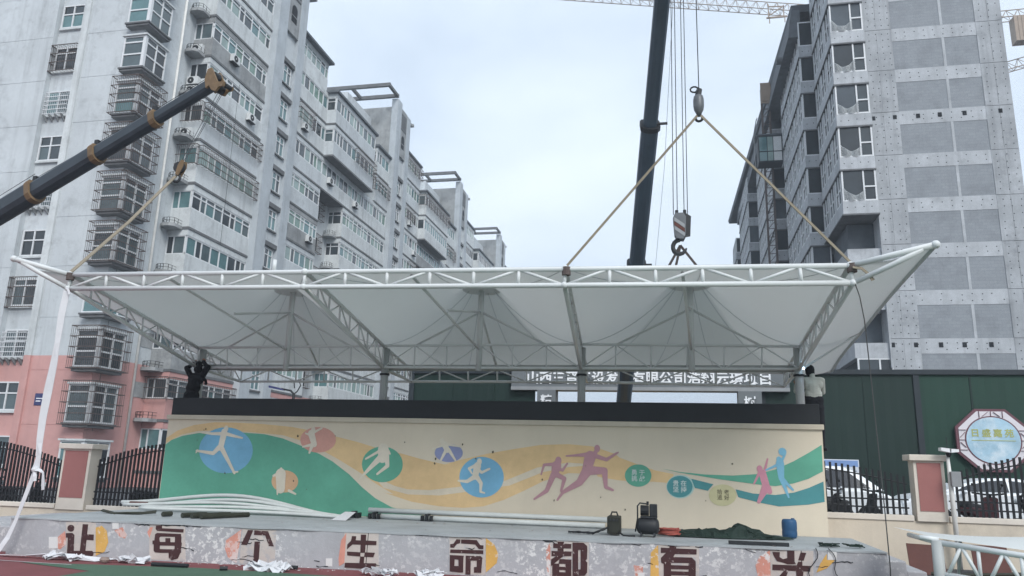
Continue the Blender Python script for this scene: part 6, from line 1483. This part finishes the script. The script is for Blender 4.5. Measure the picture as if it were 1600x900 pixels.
for x, y, lab in ((2.25, 13.35, 'left small tangle of dark wire on the stage end'), (2.62, 13.4, 'green wire tangle near the stage right corner')):
    rw = random.Random(int(x * 100)); pts = [(x + rw.uniform(-.16, .16), y + rw.uniform(-.1, .1), zs + rw.uniform(0.006, .06)) for _ in range(26)]
    tag(MB().path(pts, 0.008, 5).build('wire_tangle', 'tarp'), lab, 'wire', 'wire tangles on the stage')
for s0, s1, lab in ((13.62 - .3, 13.2, 'thin wire hanging over the stage front right of the last character'), (13.5, 13.72, 'second thin wire drooping down the stage front')):
    pts = [fp(s0 + (s1 - s0) * (k / 8) + 0.05 * math.sin(k), 0.62 - 0.58 * (k / 8), 0.03) for k in range(9)]
    tag(MB().path(pts, 0.007, 5).build('loose_wire', 'wire'), lab, 'wire', 'wires over the stage front')
# brown boards by the steps
for x, y, lab in ((4.05, 15.9, 'dark brown board leaning against the plinth wall beside the steps'), (5.25, 16.3, 'dark brown board leaning behind the loose truss frame')):
    o = MB().prism([(x, y, 0), (x + 0.62, y + 0.05, 0), (x + 0.62, y + 0.2, 0.5), (x, y + 0.15, 0.52)], (0, 0.03, 0)).build('brown_board', 'board_brown'); tag(o, lab, 'board', 'brown boards by the wall')
for i in range(2):
    o = MB().path([(4.3 + 0.2 * i, 15.6 - .2 * i, 0.06), (5.5, 15.4 - .2 * i, 0.05 + .1 * i), (8.0, 15.3, 0.06 + .1 * i)], 0.03, 8).build('ground_pole', 'pipe_dark'); tag(o, ('nearer' if i else 'farther') + ' dark pole lying along the plinth wall at right', 'pole', 'poles on the ground')
# ------------------------------------------------------------------ loose canopy frame at lower right
lf = thing('loose_truss', 'white truss frame with membrane lying at the lower right corner', 'truss', (3.6, 10.2, 0))
A0, A1 = Vector((3.02, 10.6, 0.93)), Vector((4.9, 9.6, 0.74))
B0, B1_ = A0 - Vector((0, 0, 0.36)), A1 - Vector((0, 0, 0.34))
MB().path([A0, A1], 0.034, 12).build('top_chord', 'steel_white', lf, smooth=True)
MB().path([B0, B1_], 0.034, 12).build('bottom_chord', 'steel_white', lf, smooth=True)
MB().path([A0 + Vector((0, 0, 0.02)), Vector((A0.x, A0.y, 0.0))], 0.065, 14).build('post', 'steel_column', lf, smooth=True)
MB().path([A0 + Vector((-0.18, 0.05, 0.05)), A0 + Vector((0.02, 0, 0.03))], 0.03, 10).build('stub', 'steel_white', lf, smooth=True)
for k in range(5):
    t0, t1 = k / 5 + 0.04, (k + 1) / 5
    MB().path([B0.lerp(B1_, t0), A0.lerp(A1, (t0 + t1) / 2)], 0.022, 8).build('web_brace', 'steel_white', lf, smooth=True)
    MB().path([A0.lerp(A1, (t0 + t1) / 2), B0.lerp(B1_, t1)], 0.022, 8).build('web_brace', 'steel_white', lf, smooth=True)
    MB().path([A0.lerp(A1, t1), B0.lerp(B1_, t1)], 0.022, 8).build('web_post', 'steel_white', lf, smooth=True)
MB().path([A0 + Vector((0, 1.2, 0.0)), A0], 0.03, 10).build('side_chord', 'steel_white', lf, smooth=True)
MB().path([A1 + Vector((0.2, 2.2, 0.05)), A1], 0.03, 10).build('side_chord', 'steel_white', lf, smooth=True)
rows = []
for i in range(9):
    u = i / 8; row = []
    for j in range(9):
        v = j / 8
        p = A0.lerp(A1, u) + Vector((0.05 * u, 2.0 * v, 0.05 + 0.34 * (u ** 1.6) * math.sin(pi * min(1, v * 1.1 + 0.02)) ** 0.7))
        row.append(p)
    rows.append(row)
MB().ring(rows, caps=False, closed=False).build('membrane', 'membrane', lf, smooth=True)
MB().path([Vector((3.4, 11.4, 0.0)), A0 + Vector((0.35, 0.3, 0.0))], 0.02, 8).build('prop', 'steel_column', lf, smooth=True)
# ------------------------------------------------------------------ cloth and litter on the track
cl = [(-9.95, 11.42, 0.75, 0.22, 'white bunched cloth on the track below the first character', 1), (-8.7, 11.55, 0.62, 0.2, 'torn white cloth on the track right of the first character', 2), (-6.35, 11.6, 0.75, 0.28, 'white plastic sheet on the track left of the fourth character', 3), (-4.6, 11.75, 0.55, 0.2, 'white plastic scrap on the track below the fourth character', 5), (-3.8, 11.85, 0.4, 0.22, 'rounded white plastic scrap between fourth and fifth characters', 6)]
for x, y, lx, ly, lab, sd_ in cl:
    rq = random.Random(sd_ * 7); b = MB()
    for q in range(5):
        yy0 = y + rq.uniform(-ly, ly) * 0.35
        pts = [(x + lx * (k / 9 - .5) * rq.uniform(.8, 1.0) + 0.02 * q, yy0 + 0.05 * math.sin(k * 1.3 + q * 2) + rq.uniform(-.02, .02), 0.012 + 0.012 * q + 0.05 * abs(math.sin(k * 0.9 + q + sd_)) * rq.uniform(.3, 1)) for k in range(10)]
        ribbon(b, pts, ly * rq.uniform(.25, .6), 0.006, 0.75, sd_ + q)
    o = b.build('cloth_scrap', 'strap_white')
    tag(o, lab, 'cloth', 'white cloth scraps on the track')
o = ribbon(MB(), [(-11.1, 11.4, 0.02), (-10.6, 11.42, 0.03), (-10.2, 11.42, 0.05)], 0.1, 0.01, 0.3, 3).build('cloth_strip', 'strap_white'); tag(o, 'white cloth strip on the track at the strap end', 'cloth')
o = ribbon(MB(), [(-9.6, 11.42, 0.05), (-9.3, 11.46, 0.03), (-8.95, 11.5, 0.04)], 0.07, 0.01, 0.3, 5).build('cloth_strip', 'strap_white'); tag(o, 'white cloth strip joining the two cloth bunches on the track', 'cloth')
o = MB().ball((-9.05, 11.35, 0.05), 0.09, 8, sz=(1, .7, .6)).build('rag', 'debris'); tag(o, 'small brown rag on the track between the cloth bunches', 'rag')
for x0, y0, x1, y1, lab in ((-8.15, 11.3, -7.55, 11.36, 'short dark pipe on the track below the second character'), (-6.6, 11.83, -5.95, 11.86, 'dark flat offcut at the stage foot below the third character'), (-6.95, 11.28, -6.85, 11.34, 'tiny dark pipe stub on the green track')):
    tag(MB().path([(x0, y0, 0.035), (x1, y1, 0.035)], 0.03, 10).build('pipe_offcut', 'plastic_black'), lab, 'pipe', 'pipe offcuts on the track')
rw = random.Random(31); b = MB()
for i in range(160):
    s = rw.uniform(0, 12); p = fp(s, 0.006, rw.uniform(0.02, 0.45)); r = rw.uniform(0.008, 0.03)
    b.poly([p + Vector((r * math.cos(a_) * rw.uniform(.5, 1.3), r * math.sin(a_) * rw.uniform(.5, 1.3), rw.uniform(0, 0.012))) for a_ in (0, 1.2, 2.4, 3.6, 5)])
o = b.build('paint_flakes', 'card_white'); tag(o, 'white paint flakes and dust along the stage foot', 'debris', None, 'stuff')
b = MB(); rw = random.Random(77)
for i in range(70):
    x, y = rw.uniform(-11, 2.6), rw.uniform(12.9, 15.2); r = rw.uniform(0.006, 0.028)
    b.poly([(x + r * math.cos(a_) * rw.uniform(.4, 1.6), y + r * math.sin(a_) * rw.uniform(.4, 1.6), zs + rw.uniform(0.001, 0.012)) for a_ in (0, 1.2, 2.4, 3.6, 5)])
o = b.build('stage_dust', 'debris'); tag(o, 'small chips and dust scattered over the stage deck', 'debris', None, 'stuff')
b = MB(); rw = random.Random(78)
for i in range(34):
    s0 = rw.uniform(0.3, 13.6); z0 = rw.choice((rw.uniform(0.02, 0.12), 0.57, 0.565, rw.uniform(0.1, 0.5)))
    p0 = (s0, z0); 
    for k in range(rw.randint(2, 6)):
        p1 = (p0[0] + rw.uniform(0.03, 0.09), min(0.572, max(0.01, p0[1] + rw.uniform(-0.025, 0.025))))
        w = rw.uniform(0.003, 0.008)
        b.poly([fp(p0[0], p0[1] - w, 0.0085), fp(p1[0], p1[1] - w, 0.0085), fp(p1[0], p1[1] + w, 0.0085), fp(p0[0], p0[1] + w, 0.0085)])
        p0 = p1
o = b.build('cracks', 'hole', stage); o['kind'] = 'stuff'
# ------------------------------------------------------------------ workers
def person(name, lab, loc, bones, matnames, fingers):
    """bones: (p, q, r0, r1, material index[, depth factor]); tapered limbs fused into one continuous skin."""
    b = MB()
    for bn in bones:
        p, q, r0, r1 = Vector(bn[0]), Vector(bn[1]), bn[2], bn[3]
        fl = bn[5] if len(bn) > 5 else 1.0
        d = q - p; L = max(d.length, 1e-4); d = d / L
        a = d.cross(Vector((0, 1, 0)) if abs(d.y) < 0.9 else Vector((1, 0, 0))).normalized(); c = a.cross(d).normalized()
        rings = []
        for t in range(-4, 5):
            if t < 0: off, r = -r0 * math.cos((t + 4) * pi / 8), r0 * math.sin((t + 4) * pi / 8)
            elif t == 0: continue
            else: off, r = L + r1 * math.sin((t - 1) * pi / 8), r1 * math.cos((t - 1) * pi / 8)
            r = max(r, 0.001)
            rings.append([p + d * off + a * r * math.cos(2 * pi * k / 12) + c * r * fl * math.sin(2 * pi * k / 12) for k in range(12)])
        if r0 > 0: b.ring(rings)
    me = bpy.data.meshes.new(name); me.from_pydata([tuple(v) for v in b.v], [], b.f)
    o = bpy.data.objects.new(name, me); COL.objects.link(o)
    m = o.modifiers.new('fuse', 'REMESH'); m.mode = 'VOXEL'; m.voxel_size = 0.009
    sm = o.modifiers.new('smooth', 'SMOOTH'); sm.factor = 0.5; sm.iterations = 4
    bpy.context.view_layer.update()
    em = bpy.data.meshes.new_from_object(o.evaluated_get(bpy.context.evaluated_depsgraph_get()))
    bpy.data.objects.remove(o)
    em.materials.clear()
    for mm in matnames: em.materials.append(M(mm))
    bl = [(Vector(x[0]), Vector(x[1]) - Vector(x[0]), x[2], x[3], x[4]) for x in bones]
    for f in em.polygons:
        c = f.center; best = None
        for P_, d, r0, r1, mi in bl:
            t = max(0, min(1, (c - P_).dot(d) / max(1e-6, d.length_squared)))
            ds = (c - (P_ + d * t)).length - (r0 + (r1 - r0) * t)
            if best is None or ds < best[0]: best = (ds, mi)
        f.material_index = best[1]; f.use_smooth = True
    em.name = name
    t = thing('person', lab, 'person', loc)
    bo = bpy.data.objects.new('body', em); COL.objects.link(bo); bo.parent = t
    return t
def fingers_for(hand, d, mi, spread=(0, 1, 0)):
    d = Vector(d).normalized(); s = Vector(spread); out = []; h = Vector(hand)
    for k in range(4):
        root = h + s * (k - 1.5) * 0.022
        out.append((tuple(h), tuple(root + d * 0.045), 0.03, 0.010, mi)); tip = root + d * (0.10 - 0.008 * abs(k - 1.4)) + Vector((0, 0, -0.01))
        out.append((tuple(root + d * 0.045), tuple(tip), 0.010, 0.008, mi))
    out.append((tuple(h), tuple(h + s * 0.05 + d * 0.02), 0.03, 0.011, mi)); out.append((tuple(h + s * 0.05 + d * 0.02), tuple(h + s * 0.055 + d * 0.06), 0.011, 0.009, mi))
    return out
def legs(mi, shoe):
    o = []
    for s in (-1, 1):
        o += [((0, 0, 0.95), (s * 0.10, 0.0, 0.86), 0.14, 0.10, mi), ((s * 0.10, 0, 0.86), (s * 0.12, -0.02, 0.48), 0.10, 0.065, mi), ((s * 0.12, -0.02, 0.48), (s * 0.12, 0.02, 0.09), 0.065, 0.048, mi), ((s * 0.12, 0.02, 0.09), (s * 0.13, -0.05, 0.045), 0.048, 0.045, shoe), ((s * 0.13, -0.05, 0.045), (s * 0.14, -0.17, 0.04), 0.045, 0.035, shoe)]
    return o
# right worker: back half-turned, welding at the column to his left
def torso(mi, lean=(0, 0), tm=1):
    lx, ly = lean
    return [((-0.06, 0, 0.94), (0.06, 0, 0.94), 0.13, 0.13, min(mi + 1, tm), 0.85), ((-0.05 + lx * .3, ly * .3, 1.12), (0.05 + lx * .3, ly * .3, 1.12), 0.125, 0.125, mi, 0.85), ((lx * .1, ly * .1, 1.14), (lx * .6, ly * .6, 1.28), 0.15, 0.155, mi, 0.75), ((-0.09 + lx, ly, 1.32), (0.09 + lx, ly, 1.32), 0.115, 0.115, mi, 0.85), ((-0.15 + lx, ly, 1.41), (0.15 + lx, ly, 1.41), 0.062, 0.062, mi), ((lx, ly, 1.40), (lx, ly + 0.01, 1.50), 0.06, 0.055, mi)]
hl, hr = (-0.30, 0.10, 1.33), (-0.24, 0.18, 1.38)
bones = legs(1, 1) + torso(0) + [((-0.02, 0.04, 1.50), (-0.03, 0.05, 1.54), 0.06, 0.07, 3), ((-0.03, 0.05, 1.585), (-0.03, 0.055, 1.635), 0.098, 0.092, 3),
    ((-0.18, 0.0, 1.40), (-0.33, -0.04, 1.18), 0.062, 0.05, 0), ((-0.33, -0.04, 1.18), hl, 0.05, 0.036, 0), ((0.18, 0.0, 1.40), (0.21, 0.16, 1.18), 0.062, 0.052, 0), ((0.21, 0.16, 1.18), hr, 0.05, 0.036, 0)] + fingers_for(hl, (-0.3, 0.3, 0.8), 2, (0.7, 0.5, 0.1)) + fingers_for(hr, (-0.9, 0.1, 0.3), 2, (0.1, 0.5, 0.8))
bones += [((-0.06, 0, 1.0), (0.06, 0, 1.0), 0.137, 0.137, 1, 0.86)]
person('person', 'worker in grey shirt and black hood welding at the right column', (2.645, 16.38, 2.15), bones, ['cloth_grey', 'trousers', 'skin', 'cloth_black'], 1)
# left worker: dark clothes, both arms raised to the truss, head bent back behind them
hl, hr = (-0.06, 0.10, 1.72), (0.14, 0.10, 1.74)
bones = legs(0, 0) + torso(0, (0.05, 0.03), 0) + [((0.05, 0.05, 1.50), (0.04, 0.07, 1.54), 0.065, 0.075, 0), ((0.04, 0.08, 1.57), (0.03, 0.09, 1.66), 0.11, 0.095, 0),
    ((-0.12, 0.03, 1.42), (-0.23, 0.04, 1.58), 0.07, 0.066, 0), ((-0.23, 0.04, 1.58), hl, 0.06, 0.04, 0), ((0.22, 0.03, 1.42), (0.30, 0.04, 1.60), 0.075, 0.075, 0), ((0.30, 0.04, 1.60), hr, 0.065, 0.04, 0), ((0.30, 0.03, 1.30), (0.32, 0.03, 1.22), 0.03, 0.035, 0), ((0.2, 0.03, 1.38), (0.30, 0.03, 1.28), 0.06, 0.03, 0)] + fingers_for(hl, (0.2, 0.3, 0.9), 1, (0.9, 0.1, 0)) + fingers_for(hr, (-0.2, 0.3, 0.9), 1, (0.9, 0.1, 0))
person('person', 'worker in black clothes reaching both arms up to the truss at the left column', (-11.0, 15.9, 2.15), bones, ['cloth_black', 'skin'], 1)

# ------------------------------------------------------------------ light mist over the whole site
hm = bpy.data.materials.new('haze'); hm.use_nodes = True
hn = hm.node_tree
for n_ in list(hn.nodes):
    if n_.type == 'BSDF_PRINCIPLED': hn.nodes.remove(n_)
pv = hn.nodes.new('ShaderNodeVolumePrincipled')
pv.inputs['Color'].default_value = (0.80, 0.88, 0.97, 1)
pv.inputs['Density'].default_value = 0.0013
hn.links.new(pv.outputs['Volume'], hn.nodes['Material Output'].inputs['Volume'])
MATS['haze'] = hm
hz = MB().box(-905, 905, -305, 1505, -1.5, 74).build('haze', 'haze')
hz['kind'] = 'stuff'; hz['label'] = 'thin pale mist softening the far buildings'
